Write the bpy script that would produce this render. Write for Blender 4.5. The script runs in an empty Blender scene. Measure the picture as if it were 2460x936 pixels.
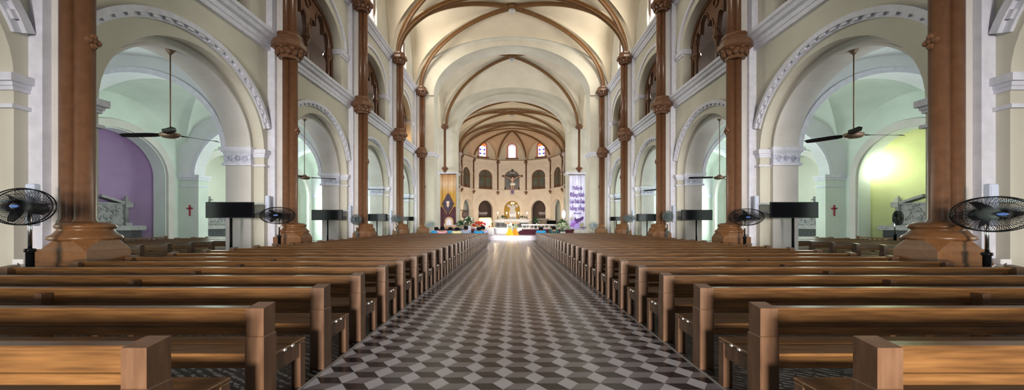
import bpy, math, random
from mathutils import Vector, Matrix
R = random.Random(7)
SC = bpy.context.scene
COL = SC.collection
CH = 1.6                      # eye height above the floor
F = 880.0                     # focal length in pixels of the 2460 px frame
pi = math.pi

# ------------------------------------------------------------------ helpers
class MB:
    """collects faces, builds ONE mesh object"""
    def __init__(s): s.v = []; s.f = []; s.m = []; s.sm = []; s.mi = 0; s.smooth = False
    def add(s, vs, fs):
        b = len(s.v); s.v.extend([tuple(p) for p in vs])
        for f in fs:
            s.f.append(tuple(b + i for i in f)); s.m.append(s.mi); s.sm.append(s.smooth)
    def quad(s, *p): s.add(p, [tuple(range(len(p)))])
    def box(s, x0, x1, y0, y1, z0, z1):
        s.add([(x0,y0,z0),(x1,y0,z0),(x1,y1,z0),(x0,y1,z0),(x0,y0,z1),(x1,y0,z1),(x1,y1,z1),(x0,y1,z1)],
              [(0,3,2,1),(4,5,6,7),(0,1,5,4),(1,2,6,5),(2,3,7,6),(3,0,4,7)])
    def bbox(s, x0, x1, y0, y1, z0, z1, b=.006):
        """box with chamfered vertical and horizontal edges"""
        b = min(b, abs(x1-x0)*.4, abs(y1-y0)*.4, abs(z1-z0)*.4)
        L = []
        for (z, k) in ((z0, b), (z0+b, 0), (z1-b, 0), (z1, b)):
            L.append([(x0+k+b,y0+k,z),(x1-k-b,y0+k,z),(x1-k,y0+k+b,z),(x1-k,y1-k-b,z),(x1-k-b,y1-k,z),(x0+k+b,y1-k,z),(x0+k,y1-k-b,z),(x0+k,y0+k+b,z)])
        vs = [p for l in L for p in l]; fs = []
        for i in range(3):
            for j in range(8): fs.append((i*8+j, i*8+(j+1)%8, i*8+8+(j+1)%8, i*8+8+j))
        fs.append(tuple(range(7,-1,-1))); fs.append(tuple(range(24,32)))
        s.add(vs, fs)
    def loft(s, rings, close=True, cap=True):
        n = len(rings[0]); vs = [p for r in rings for p in r]; fs = []
        for i in range(len(rings)-1):
            for j in range(n if close else n-1):
                fs.append((i*n+j, i*n+(j+1)%n, (i+1)*n+(j+1)%n, (i+1)*n+j))
        s.add(vs, fs)
        if cap and close:
            b = len(s.v) - len(vs); sm = s.smooth; 
            s.f.append(tuple(b+n-1-j for j in range(n))); s.m.append(s.mi); s.sm.append(False)
            s.f.append(tuple(b+(len(rings)-1)*n+j for j in range(n))); s.m.append(s.mi); s.sm.append(False)
    def lathe(s, prof, n=20, cx=0, cy=0, cz=0, sx=1, sy=1, rot=0):
        rings = [[(cx+sx*r*math.cos(2*pi*j/n+rot), cy+sy*r*math.sin(2*pi*j/n+rot), cz+z) for j in range(n)] for (r, z) in prof]
        s.loft(rings)
    def tube(s, pts, r, n=8, closed=False, sx=1):
        pts = [Vector(p) for p in pts]; rings = []; N = len(pts)
        rr = r if isinstance(r, (list, tuple)) else [r]*N
        up = None
        for i, p in enumerate(pts):
            if closed: t = pts[(i+1)%N] - pts[i-1]
            else: t = pts[min(i+1, N-1)] - pts[max(i-1, 0)]
            t.normalize()
            if up is None:
                up = Vector((0,0,1)) if abs(t.z) < .9 else Vector((0,1,0))
            a = t.cross(up)
            if a.length < 1e-4: a = t.cross(Vector((1,0,0)))
            a.normalize(); b = a.cross(t).normalized(); up = b
            rings.append([p + (a*math.cos(2*pi*j/n) + b*math.sin(2*pi*j/n))*rr[i] for j in range(n)])
        if closed: rings.append(rings[0])
        s.loft(rings, cap=not closed)
    def sweep(s, pts, prof, side):
        """2D profile (side, normal) along a path in a plane whose normal is SIDE"""
        pts = [Vector(p) for p in pts]; N = len(pts); side = Vector(side).normalized(); rings = []
        for i, p in enumerate(pts):
            t = (pts[min(i+1, N-1)] - pts[max(i-1, 0)]).normalized()
            nrm = side.cross(t).normalized()
            rings.append([p + side*a + nrm*b for (a, b) in prof])
        s.loft(rings)
    def ell(s, c, r, nu=10, nv=6):
        cx, cy, cz = c; rx, ry, rz = r
        rings = []
        for i in range(nv+1):
            a = -pi/2 + pi*i/nv; k = max(math.cos(a), .02)
            rings.append([(cx+rx*k*math.cos(2*pi*j/nu), cy+ry*k*math.sin(2*pi*j/nu), cz+rz*math.sin(a)) for j in range(nu)])
        s.loft(rings)
    def prism(s, T, prof, u0, u1):
        """profile in (w, v) extruded along u"""
        s.loft([[T(u, v, w) for (w, v) in prof] for u in (u0, u1)])
    def poly(s, T, pts, w0, w1):
        """outline in (u, v) extruded along w"""
        s.loft([[T(u, v, w) for (u, v) in pts] for w in (w0, w1)])
    def arched(s, T, u0, u1, v0, v1, w0, w1, ops, n=30):
        """slab with arch openings (c, a, vs, r, vb): centre, half width, springing, rise, bottom"""
        def rect(a, b, c, d):
            if b-a < 1e-6 or d-c < 1e-6: return
            for w in (w0, w1): s.quad(T(a,c,w), T(b,c,w), T(b,d,w), T(a,d,w))
        ops = sorted(ops); cur = u0
        for (c, a, vs, r, vb) in ops:
            rect(cur, c-a, v0, v1); cur = c+a
            P = [(c - a*math.cos(pi*i/n), vs + r*math.sin(pi*i/n)) for i in range(n+1)]
            for i in range(n):
                (ua, va), (ub, vb_) = P[i], P[i+1]
                for w in (w0, w1): s.quad(T(ua,va,w), T(ub,vb_,w), T(ub,v1,w), T(ua,v1,w))
                s.quad(T(ua,va,w0), T(ub,vb_,w0), T(ub,vb_,w1), T(ua,va,w1))
            for u in (c-a, c+a): s.quad(T(u,vb,w0), T(u,vs,w0), T(u,vs,w1), T(u,vb,w1))
            if vb > v0+1e-6:
                rect(c-a, c+a, v0, vb)
                s.quad(T(c-a,vb,w0), T(c+a,vb,w0), T(c+a,vb,w1), T(c-a,vb,w1))
        rect(cur, u1, v0, v1)
        s.quad(T(u0,v1,w0), T(u1,v1,w0), T(u1,v1,w1), T(u0,v1,w1)); cur = u0
        for (c, a, vs, r, vb) in ops + [(u1, 0, 0, 0, v0)]:
            if c-a > cur: s.quad(T(cur,v0,w0), T(c-a,v0,w0), T(c-a,v0,w1), T(cur,v0,w1))
            cur = c+a
        for u in (u0, u1): s.quad(T(u,v0,w0), T(u,v1,w0), T(u,v1,w1), T(u,v0,w1))
    def ring(s, T, c, vs, ai, ri, ao, ro, w0, w1, th0=0.0, th1=pi, n=32):
        rings = []
        for i in range(n+1):
            t = th0 + (th1-th0)*i/n; ct, st = -math.cos(t), math.sin(t)
            rings.append([T(c+ai*ct, vs+ri*st, w0), T(c+ao*ct, vs+ro*st, w0), T(c+ao*ct, vs+ro*st, w1), T(c+ai*ct, vs+ri*st, w1)])
        s.loft(rings)
    def build(s, name, mats, parent=None, loc=None):
        me = bpy.data.meshes.new(name); me.from_pydata(s.v, [], s.f)
        if not isinstance(mats, (list, tuple)): mats = [mats]
        for m in mats: me.materials.append(m)
        me.polygons.foreach_set('material_index', s.m)
        me.polygons.foreach_set('use_smooth', s.sm)
        me.update()
        o = bpy.data.objects.new(name, me); COL.objects.link(o)
        if parent: o.parent = parent
        if loc: o.location = loc
        return o

def tag(o, label=None, cat=None, group=None, kind=None):
    if label: o['label'] = label
    if cat: o['category'] = cat
    if group: o['group'] = group
    if kind: o['kind'] = kind
    return o
def thing(name, loc, label, cat, group=None, rz=0):
    o = bpy.data.objects.new(name, None); COL.objects.link(o); o.empty_display_size = .1
    o.location = loc; o.rotation_euler = (0, 0, rz)
    return tag(o, label, cat, group)
def struct(name, mb, mats, label=None):
    o = mb.build(name, mats); o['kind'] = 'structure'
    if label: o['label'] = label
    return o
def kids(o): return [c for c in KIDS_CACHE.get(o.name, [])]
def copy_tree(o, parent=None):
    c = o.copy(); COL.objects.link(c)
    if parent is not None: c.parent = parent
    for ch in list(o.children): copy_tree(ch, c)
    return c
TRIM = [0]
def trim(mb, mats):
    TRIM[0] += 1
    return struct('trim_%d' % TRIM[0], mb, mats)
def XP(px, Y): return (px - 1230.0) * Y / F            # pixel column at depth Y -> x
def ZP(py, Y): return CH + (539.0 - py) * Y / F        # pixel row at depth Y -> z

# ------------------------------------------------------------------ materials
MATS = {}
def mat(name, col, rough=.6, noise=0, nscale=3.0, col2=None, spec=.4, metal=0, bump=0, bscale=20, emit=0, stretch=None, coat=0, rand=0, detail=4):
    m = bpy.data.materials.new(name); m.use_nodes = True; nt = m.node_tree
    b = nt.nodes['Principled BSDF']
    b.inputs['Roughness'].default_value = rough; b.inputs['Metallic'].default_value = metal
    b.inputs['Specular IOR Level'].default_value = spec
    if coat: b.inputs['Coat Weight'].default_value = coat; b.inputs['Coat Roughness'].default_value = .15
    c4 = (*col, 1); b.inputs['Base Color'].default_value = c4
    src = None
    if noise or col2 or bump:
        tc = nt.nodes.new('ShaderNodeTexCoord'); mp = nt.nodes.new('ShaderNodeMapping')
        nt.links.new(tc.outputs['Object'], mp.inputs['Vector'])
        if stretch: mp.inputs['Scale'].default_value = stretch
    if col2 or noise:
        if col2 is None: col2 = tuple(max(0, c*(1-noise)) for c in col)
        n = nt.nodes.new('ShaderNodeTexNoise'); n.inputs['Scale'].default_value = nscale; n.inputs['Detail'].default_value = detail
        nt.links.new(mp.outputs['Vector'], n.inputs['Vector'])
        rp = nt.nodes.new('ShaderNodeValToRGB'); rp.color_ramp.elements[0].position = .35; rp.color_ramp.elements[1].position = .68
        rp.color_ramp.elements[0].color = (*col2, 1); rp.color_ramp.elements[1].color = c4
        nt.links.new(n.outputs['Fac'], rp.inputs['Fac']); src = rp.outputs['Color']
    if rand and src is not None:
        oi = nt.nodes.new('ShaderNodeObjectInfo'); mr = nt.nodes.new('ShaderNodeMapRange')
        mr.inputs['To Min'].default_value = 1-rand; mr.inputs['To Max'].default_value = 1+rand
        nt.links.new(oi.outputs['Random'], mr.inputs['Value'])
        hs = nt.nodes.new('ShaderNodeHueSaturation'); nt.links.new(src, hs.inputs['Color']); nt.links.new(mr.outputs['Result'], hs.inputs['Value'])
        src = hs.outputs['Color']
    if src is not None: nt.links.new(src, b.inputs['Base Color'])
    if bump:
        n2 = nt.nodes.new('ShaderNodeTexNoise'); n2.inputs['Scale'].default_value = bscale; n2.inputs['Detail'].default_value = 3
        nt.links.new(mp.outputs['Vector'], n2.inputs['Vector'])
        bp = nt.nodes.new('ShaderNodeBump'); bp.inputs['Strength'].default_value = bump; bp.inputs['Distance'].default_value = .05
        nt.links.new(n2.outputs['Fac'], bp.inputs['Height']); nt.links.new(bp.outputs['Normal'], b.inputs['Normal'])
    if emit:
        b.inputs['Emission Color'].default_value = c4; b.inputs['Emission Strength'].default_value = emit
    MATS[name] = m
    return m
M = {}
M['cream']  = mat('cream_plaster', (.59,.565,.48), .8, nscale=.7, col2=(.52,.495,.415), spec=.2)
M['pier']   = mat('pale_pier_plaster', (.60,.57,.55), .75, nscale=.8, col2=(.52,.49,.46), spec=.25)
M['white']  = mat('lavender_white_trim', (.67,.67,.75), .6, nscale=5, col2=(.58,.58,.65), spec=.3)
M['carve']  = mat('carved_white_stone', (.66,.68,.80), .6, nscale=9, col2=(.42,.42,.52), spec=.3, bump=.9, bscale=9)
M['vault']  = mat('vault_plaster', (.68,.61,.48), .85, nscale=.5, col2=(.61,.54,.42), spec=.15)
M['mint']   = mat('mint_light_aisle_plaster', (.61,.67,.615), .8, nscale=.7, col2=(.54,.60,.545), spec=.2)  # greenish tint of the aisle light is put into the plaster colour
M['purple'] = mat('purple_light_chapel_plaster', (.40,.285,.44), .8, nscale=.6, col2=(.34,.235,.39), spec=.2)  # purple light of the chapel is put into the plaster colour
M['lime']   = mat('green_light_chapel_plaster', (.62,.66,.36), .8, nscale=.6, col2=(.54,.58,.30), spec=.2)  # yellow-green light of the chapel is put into the plaster colour
M['brown']  = mat('brown_painted_stone', (.155,.072,.036), .30, nscale=6, col2=(.120,.054,.026), spec=.5)
M['plinth'] = mat('polished_brown_granite', (.175,.078,.030), .32, nscale=14, col2=(.145,.062,.023), spec=.35)
M['rib']    = mat('brown_rib_paint', (.165,.080,.024), .5, nscale=3, col2=(.135,.062,.018), spec=.35)
M['wood']   = mat('varnished_pew_wood', (.150,.070,.022), .33, nscale=3.2, col2=(.068,.029,.0085), spec=.5, stretch=(.6,9,9), rand=.18, detail=6, bump=.05, bscale=6)
M['wood2']  = mat('pew_end_wood', (.115,.060,.032), .35, nscale=3.2, col2=(.074,.036,.018), spec=.5, stretch=(6,6,1.0), rand=.15, detail=6)
M['tile_l'] = mat('light_grey_tile', (.36,.35,.385), .24, nscale=1.3, col2=(.30,.29,.315), spec=.4)
M['tile_m'] = mat('mid_grey_tile', (.150,.135,.150), .24, nscale=1.3, col2=(.118,.104,.112), spec=.4)
M['tile_d'] = mat('black_tile', (.016,.012,.015), .22, nscale=1.3, col2=(.012,.008,.010), spec=.4)
M['border'] = mat('grey_border_tile', (.24,.22,.21), .4, noise=.2)
M['black']  = mat('black_plastic', (.006,.006,.007), .3, spec=.12)
M['screen'] = mat('black_screen', (.003,.003,.004), .1, spec=.08)
M['metalg'] = mat('grey_metal', (.35,.36,.38), .35, metal=.7)
M['chrome'] = mat('chrome_tube', (.6,.6,.62), .2, metal=1)
M['bluel']  = mat('blue_badge', (.06,.12,.35), .35)
M['fanb']   = mat('dark_fan_blade', (.008,.007,.008), .5, spec=.15)
M['bronze'] = mat('bronze_rod', (.22,.15,.10), .4, metal=.4)
M['spk']    = mat('pale_speaker_grille', (.50,.54,.68), .6)
M['stone']  = mat('grey_altar_stone', (.34,.33,.33), .6, nscale=4, col2=(.24,.23,.24), bump=.2, bscale=14)
M['relief'] = mat('carved_relief_stone', (.36,.36,.36), .6, nscale=5, col2=(.12,.12,.13), bump=1.0, bscale=6)
M['dstone'] = mat('dark_altar_stone', (.05,.05,.055), .4, nscale=4, col2=(.03,.03,.035))
M['red']    = mat('red_wall_cross', (.30,.035,.045), .5)
M['marble'] = mat('white_marble', (.72,.69,.67), .3, nscale=2.5, col2=(.52,.50,.50), spec=.5)
M['gmarble']= mat('grey_marble', (.16,.17,.19), .3, nscale=3.5, col2=(.09,.10,.11), spec=.5)
M['dais']   = mat('lavender_marble_floor', (.40,.34,.42), .16, nscale=1.5, col2=(.31,.26,.34), spec=.6)
M['maroon'] = mat('maroon_carpet', (.095,.02,.035), .9, noise=.2, nscale=8)
M['gold']   = mat('golden_niche_plaster', (.62,.40,.09), .6, noise=.2, nscale=3)
M['dcurt']  = mat('dark_brown_curtain', (.075,.052,.042), .8, nscale=5, col2=(.055,.036,.03), stretch=(6,6,.3))
M['gallery']= mat('gallery_plaster', (.50,.44,.42), .85, noise=.12, nscale=.8)
M['pane']   = mat('dim_green_pane', (.11,.125,.105), .35, nscale=1.0, col2=(.07,.075,.06), spec=.5)
M['cloth']  = mat('white_cloth', (.80,.77,.78), .8)
M['pwood']  = mat('pale_wood', (.62,.43,.26), .4, nscale=3, col2=(.50,.33,.18), stretch=(1,8,8))
M['cushion']= mat('white_cushion', (.72,.70,.80), .8)
M['leafg']  = mat('dark_green_leaf', (.03,.10,.03), .5, noise=.4, nscale=8)
M['leafl']  = mat('pale_green_petal', (.42,.55,.28), .6, noise=.35, nscale=9)
M['petalw'] = mat('white_petal', (.80,.82,.76), .6)
M['petalr'] = mat('red_petal', (.65,.05,.03), .6, noise=.3, nscale=9)
M['yellow'] = mat('yellow_wrap', (.85,.52,.01), .5)
M['orange'] = mat('orange_wrap', (.72,.30,.01), .5)
M['skin']   = mat('skin', (.40,.22,.14), .5)
M['corpus'] = mat('painted_plaster_flesh', (.60,.38,.30), .5)
M['hair']   = mat('black_hair', (.006,.006,.009), .8, spec=.1)
M['trouser']= mat('dark_trousers', (.03,.03,.05), .8)
M['dwood']  = mat('dark_stained_wood', (.055,.028,.016), .4, nscale=3, col2=(.035,.018,.01), stretch=(1,8,8))
M['violet'] = mat('violet_cloth', (.20,.14,.36), .7, noise=.3, nscale=6)
M['lamp']   = mat('frosted_lamp_glass', (.45,.45,.45), .3)
M['flame']  = mat('candle_bulb', (1,.72,.40), .5, emit=14)
M['panelglow'] = mat('backlit_panel', (1,.93,.82), .5, emit=5)
M['daylight'] = mat('daylit_window_glass', (.90,.96,1), .5, emit=3.5)
M['warmglass'] = mat('warm_lit_glass', (1,.80,.55), .5, emit=4)
def shirt(name, c): return mat(name, c, .8, noise=.12, nscale=10)

def dark_tiles():
    """black floor tiles with grey leaf strokes under the pews"""
    m = bpy.data.materials.new('leaf_pattern_tiles'); m.use_nodes = True; nt = m.node_tree; b = nt.nodes['Principled BSDF']
    b.inputs['Roughness'].default_value = .35
    tc = nt.nodes.new('ShaderNodeTexCoord'); mp = nt.nodes.new('ShaderNodeMapping'); mp.inputs['Scale'].default_value = (3.0, 4.5, 1)
    nt.links.new(tc.outputs['Object'], mp.inputs['Vector'])
    vo = nt.nodes.new('ShaderNodeTexVoronoi'); vo.feature = 'DISTANCE_TO_EDGE'; vo.inputs['Scale'].default_value = 2.2
    nt.links.new(mp.outputs['Vector'], vo.inputs['Vector'])
    wv = nt.nodes.new('ShaderNodeTexWave'); wv.bands_direction = 'DIAGONAL'; wv.inputs['Scale'].default_value = 1.5; wv.inputs['Distortion'].default_value = 2.5
    nt.links.new(mp.outputs['Vector'], wv.inputs['Vector'])
    mu = nt.nodes.new('ShaderNodeMath'); mu.operation = 'MULTIPLY'
    rp0 = nt.nodes.new('ShaderNodeValToRGB'); rp0.color_ramp.elements[0].position = .05; rp0.color_ramp.elements[1].position = .09
    nt.links.new(vo.outputs['Distance'], rp0.inputs['Fac'])
    rp1 = nt.nodes.new('ShaderNodeValToRGB'); rp1.color_ramp.elements[0].position = .55; rp1.color_ramp.elements[1].position = .62
    nt.links.new(wv.outputs['Fac'], rp1.inputs['Fac'])
    nt.links.new(rp0.outputs['Color'], mu.inputs[0]); nt.links.new(rp1.outputs['Color'], mu.inputs[1])
    mx = nt.nodes.new('ShaderNodeMix'); mx.data_type = 'RGBA'
    mx.inputs['A'].default_value = (.012,.010,.010,1); mx.inputs['B'].default_value = (.16,.155,.15,1)
    nt.links.new(mu.outputs['Value'], mx.inputs['Factor']); nt.links.new(mx.outputs['Result'], b.inputs['Base Color'])
    return m
M['leaftile'] = dark_tiles()

def stained(name, kind):
    """stained glass lit from outside, one pane pattern"""
    m = bpy.data.materials.new(name); m.use_nodes = True; nt = m.node_tree; b = nt.nodes['Principled BSDF']
    tc = nt.nodes.new('ShaderNodeTexCoord'); sp = nt.nodes.new('ShaderNodeSeparateXYZ'); nt.links.new(tc.outputs['Object'], sp.inputs['Vector'])
    vo = nt.nodes.new('ShaderNodeTexVoronoi'); vo.inputs['Scale'].default_value = 2.6 if kind else 3.2
    mp = nt.nodes.new('ShaderNodeMapping'); mp.inputs['Scale'].default_value = (1.4, 1.4, 1.0); nt.links.new(tc.outputs['Object'], mp.inputs['Vector'])
    nt.links.new(mp.outputs['Vector'], vo.inputs['Vector'])
    rp = nt.nodes.new('ShaderNodeValToRGB'); rp.color_ramp.interpolation = 'CONSTANT'
    e = rp.color_ramp.elements
    cols = [(.95,.93,1),(.10,.10,.55),(1,.85,.75),(.12,.13,.60),(.95,.45,.10),(1,1,1)] if kind else [(1,1,1),(.9,.95,1),(.55,.60,.95),(1,.97,1),(1,1,1),(.95,.8,.85)]
    e[0].position = 0; e[0].color = (*cols[0], 1); e[1].position = .9; e[1].color = (*cols[5], 1)
    for i, p in enumerate((.22, .42, .58, .78)):
        n = e.new(p); n.color = (*cols[i+1], 1)
    sx = nt.nodes.new('ShaderNodeSeparateColor'); nt.links.new(vo.outputs['Color'], sx.inputs['Color'])
    nt.links.new(sx.outputs['Red'], rp.inputs['Fac'])
    nt.links.new(rp.outputs['Color'], b.inputs['Emission Color']); nt.links.new(rp.outputs['Color'], b.inputs['Base Color'])
    b.inputs['Emission Strength'].default_value = 1.3 if kind else 2.2
    return m
M['stain_b'] = stained('blue_stained_glass', 1); M['stain_w'] = stained('pale_stained_glass', 0)
M['pinkreveal'] = mat('pink_window_border', (.60,.25,.20), .7)
M['glow_white'] = mat('glass_white', (1,.97,1), .5, emit=1.1)
M['glow_blue'] = mat('glass_blue', (.09,.10,.52), .5, emit=.7)
M['glow_cream'] = mat('glass_cream', (1,.78,.45), .5, emit=1.1)
M['glow_orange'] = mat('glass_orange', (.85,.22,.05), .5, emit=.9)
M['glow_grey'] = mat('glass_grey', (.35,.38,.55), .5, emit=.9)
M['pinkreveal2'] = mat('brown_pink_sill', (.26,.12,.09), .7)
M['apsevault'] = mat('peach_vault_plaster', (.66,.49,.34), .85, nscale=.5, col2=(.58,.41,.27), spec=.15)

M['aislevault'] = mat('lilac_white_aisle_vault', (.64,.64,.67), .85, nscale=.6, col2=(.57,.58,.60), spec=.15)

M['palelime'] = mat('whitish_green_plaster', (.76,.76,.68), .8, nscale=.6, col2=(.70,.71,.61), spec=.2)

M['apse'] = mat('peach_cream_plaster', (.68,.60,.52), .8, nscale=.7, col2=(.62,.54,.46), spec=.2)
def banner_ramp():
    m = bpy.data.materials.new('peach_to_gold_banner_print'); m.use_nodes = True; nt = m.node_tree; b = nt.nodes['Principled BSDF']
    b.inputs['Roughness'].default_value = .7
    tc = nt.nodes.new('ShaderNodeTexCoord'); sp = nt.nodes.new('ShaderNodeSeparateXYZ'); nt.links.new(tc.outputs['Object'], sp.inputs['Vector'])
    n = nt.nodes.new('ShaderNodeTexNoise'); n.inputs['Scale'].default_value = 1.6; n.inputs['Detail'].default_value = 5; nt.links.new(tc.outputs['Object'], n.inputs['Vector'])
    ma = nt.nodes.new('ShaderNodeMath'); ma.operation = 'MULTIPLY_ADD'; ma.inputs[1].default_value = 1.8; nt.links.new(n.outputs['Fac'], ma.inputs[0]); nt.links.new(sp.outputs['Z'], ma.inputs[2])
    mr = nt.nodes.new('ShaderNodeMapRange'); mr.inputs['From Min'].default_value = 3.6; mr.inputs['From Max'].default_value = 8.4; nt.links.new(ma.outputs['Value'], mr.inputs['Value'])
    rp = nt.nodes.new('ShaderNodeValToRGB'); e = rp.color_ramp.elements
    e[0].position = 0; e[0].color = (.52,.29,.02,1); e[1].position = 1; e[1].color = (.38,.20,.09,1)
    for p, c in ((.45,(.42,.22,.03)),(.72,(.52,.36,.22)),(.86,(.46,.27,.14))):
        q = e.new(p); q.color = (*c, 1)
    nt.links.new(mr.outputs['Result'], rp.inputs['Fac']); nt.links.new(rp.outputs['Color'], b.inputs['Base Color'])
    return m
M['bannergold'] = banner_ramp()
# ------------------------------------------------------------------ the building
B = 7.4
COLY = [7.75 + B*k for k in range(5)]            # 7.75 15.15 22.55 29.95 37.35
XW = 9.97                                         # nave wall plane
def TS(s):  return lambda u, v, w: (s*w, u, v+CH)          # side walls: u along the nave, w outwards
def TC(u, v, w): return (u, w, v+CH)                       # cross walls
EDGEX = 2.045

# floor -------------------------------------------------------------
mb = MB(); mb.box(-26, 26, -24, 92, -.2, 0)
struct('floor', mb, M['leaftile'], 'black floor tiles with grey leaf strokes under the pews')
ex, hz, xo, yo = .2165, .142, -.087, 3.828                 # rhomb edge along x, half long diagonal, one star point
mb = MB(); T3 = []
for i in range(-14, 16):
    for j in range(-92, 330):
        sx = xo + 1.5*ex*i; sy = yo + 2*hz*j + (hz if i % 2 else 0)
        if abs(sx) > EDGEX + .4 or sy < -21 or sy > 37.2: continue
        for k, q in ((0, [(0,0),(.5,1),(0,2),(-.5,1)]), (1, [(0,0),(1,0),(1.5,1),(.5,1)]), (2, [(0,0),(.5,-1),(1.5,-1),(1,0)])):
            pts = [(min(max(sx+a*ex, -EDGEX), EDGEX), sy + b*hz) for a, b in q]
            if max(p[0] for p in pts) - min(p[0] for p in pts) < 1e-4: continue
            # shrink a hair so the joints show
            cx = sum(p[0] for p in pts)/4; cy = sum(p[1] for p in pts)/4
            mb.mi = k; mb.quad(*[(cx+(p[0]-cx)*.985, cy+(p[1]-cy)*.985, .004) for p in pts])
o = struct('floor_aisle', mb, [M['tile_l'], M['tile_m'], M['tile_d']], 'polished floor of light, mid and black rhombus tiles like stacked cubes along the aisle')
mb = MB()
mb.box(-EDGEX, EDGEX, -21.5, 37.2, .0005, .002)
struct('floor_joint', mb, M['border'])
for s in (-1, 1):
    mb = MB(); mb.box(min(s*EDGEX, s*(EDGEX+.035)), max(s*EDGEX, s*(EDGEX+.035)), -21.5, 37.2, 0, .006); trim(mb, M['border'])

# nave side walls ----------------------------------------------------
for s, side in ((-1, 'left'), (1, 'right')):
    T = TS(s)
    mb = MB()
    bays = [.35 - B + B*k for k in range(-2, 6)]           # bay starts: -21.85 ... 29.95
    outer = [(y0+B/2+.33, 2.95, 2.95, 2.74, -CH) for y0 in bays]
    inner = [(y0+B/2+.33, 2.80, 2.95, 2.52, -CH) for y0 in bays]
    gal   = [(y0+B/2, 2.55, 10.25, 1.75, 7.75) for y0 in bays]
    lun   = [(y0+B/2, .75, 16.6, .8, 14.6) for y0 in bays]
    Y0, Y1 = -21.85, 37.45
    mb.arched(T, Y0, Y1, -CH, 7.3, XW, 10.39, outer)
    mb.arched(T, Y0, Y1, 7.3, 13.7, XW, 10.75, gal)
    mb.arched(T, Y0, Y1, 13.7, 21.5, XW, 10.45, lun)
    struct('wall_nave_'+side, mb, M['cream'], 'cream nave wall above the arcade')
    mb = MB()
    mb.arched(T, Y0, Y1, -CH, 7.3, 10.39, 11.4, inner)
    struct('wall_arcade_'+side, mb, M['pier'], 'pale inner order of the nave arcade')
    # pilaster strips behind the columns
    for yc in COLY:
        mb = MB(); mb.box(*sorted((s*9.68, s*(XW+.01))), yc-.2, yc+.2, 0, 7.3+CH); mb.box(*sorted((s*9.72, s*(XW+.01))), yc-.3, yc+.3, 7.6+CH, 13.6+CH)
        trim(mb, M['white'])
    # string cornices, dentilled
    for (v0, v1) in ((7.08, 7.76), (13.28, 13.86)):
        mb = MB(); h = v1-v0
        prof = [(XW+.02,v0),(9.86,v0),(9.84,v0+h*.22),(9.80,v0+h*.25),(9.78,v0+h*.48),(9.66,v0+h*.55),(9.60,v0+h*.72),(9.52,v0+h*.78),(9.50,v0+h*.96),(9.56,v1),(XW+.02,v1)]
        mb.prism(T, prof, Y0, Y1)
        trim(mb, M['white'])
    for k, y0 in enumerate(bays):
        yc = y0 + B/2
        # archivolt with dentil blocks
        mb = MB(); th = .29
        mb.ring(T, yc, 3.0, 3.38, 2.92, 3.50, 3.05, 9.90, XW+.01, th, pi-th, 40)
        mb.ring(T, yc, 3.0, 3.50, 3.04, 3.64, 3.20, 9.80, XW+.01, th, pi-th, 40)
        for i in range(22):
            t = th + .05 + (pi-2*th-.1)*(i+.5)/22; dt = .028
            mb.ring(T, yc, 3.0, 3.42, 2.96, 3.51, 3.06, 9.83, XW+.01, t-dt, t+dt, 2)
        trim(mb, M['white'])
        # soffit bead
        mb = MB(); mb.ring(T, yc+.33, 2.95, 2.74, 2.47, 2.81, 2.54, 10.36, 10.44, 0, pi, 40); trim(mb, M['pier'])
        # gallery hood mould
        mb = MB(); mb.ring(T, yc, 10.25, 2.9, 2.15, 3.08, 2.36, 9.86, XW+.01, 0, pi, 36); trim(mb, M['white'])
        mb = MB()
        for sg in (-1, 1):
            a, b = sorted((yc+sg*2.45, yc+sg*3.3))
            mb.box(*sorted((s*9.83, s*(XW+.01))), a, b, 9.92+CH, 10.2+CH); mb.box(*sorted((s*9.9, s*(XW+.01))), a, b, 9.80+CH, 9.93+CH)
            a, b = sorted((yc+sg*2.45, yc+sg*2.56))
            mb.box(*sorted((s*(XW), s*10.5)), a, b, 9.92+CH, 10.2+CH)
        trim(mb, M['white'])
    # pier imposts with carved frieze
    for yc in COLY + [.35, -7.05, -14.45]:
        mb = MB()
        for (w0, w1, a, ex_) in ((10.39, 11.4, .58, .0),):
            for sg in (-1, 1):
                y = yc+(1.23 if sg > 0 else -a)
                def bx(e, z0, z1, w0=w0, w1=w1):
                    mb.box(*sorted((s*(w0-e*.7), s*(w1+e))), *sorted((yc, y+sg*e)), z0+CH, z1+CH)
                mb.mi = 0; bx(.16, 2.90, 3.06); bx(.11, 2.84, 2.90); bx(.06, 2.78, 2.84)
                mb.mi = 1; bx(.035, 2.44, 2.78)
                # carved scroll rings on the face
                for q in (-1, 0, 1):
                    cxw = (w0+w1)/2 + q*.30
                    pts = [(s*(cxw + .11*math.cos(t)*(1-t/14)), y+sg*.05, 2.61+CH+.12*math.sin(t)*(1-t/14)) for t in [i*.55 for i in range(20)]]
                    mb.smooth = True; mb.tube(pts, .022, 5); mb.smooth = False
                mb.mi = 0; bx(.09, 2.34, 2.44)
        for sg in (-1, 1):                                    # outer order
            def bx2(e, z0, z1):
                mb.box(*sorted((s*(XW-e), s*10.40)), *sorted((yc+sg*.2, yc+sg*((1.08 if sg > 0 else .42)+e))), z0+CH, z1+CH)
            mb.mi = 0; bx2(.14, 2.84, 3.0); bx2(.08, 2.76, 2.84); bx2(.05, 2.68, 2.76); bx2(.08, 2.32, 2.40)
        trim(mb, [M['white'], M['carve']])
        mb = MB()
        mb.box(*sorted((s*9.93, s*11.44)), yc-.61, yc+1.26, 0, .12)
        o = struct('baseboard_%s' % side, mb, M['white'])
    # gallery behind the upper arches
    mb = MB()
    mb.box(*sorted((s*10.75, s*14.8)), Y0, Y1, 7.25+CH, 7.45+CH)
    struct('floor_gallery_'+side, mb, M['gallery'])
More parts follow.
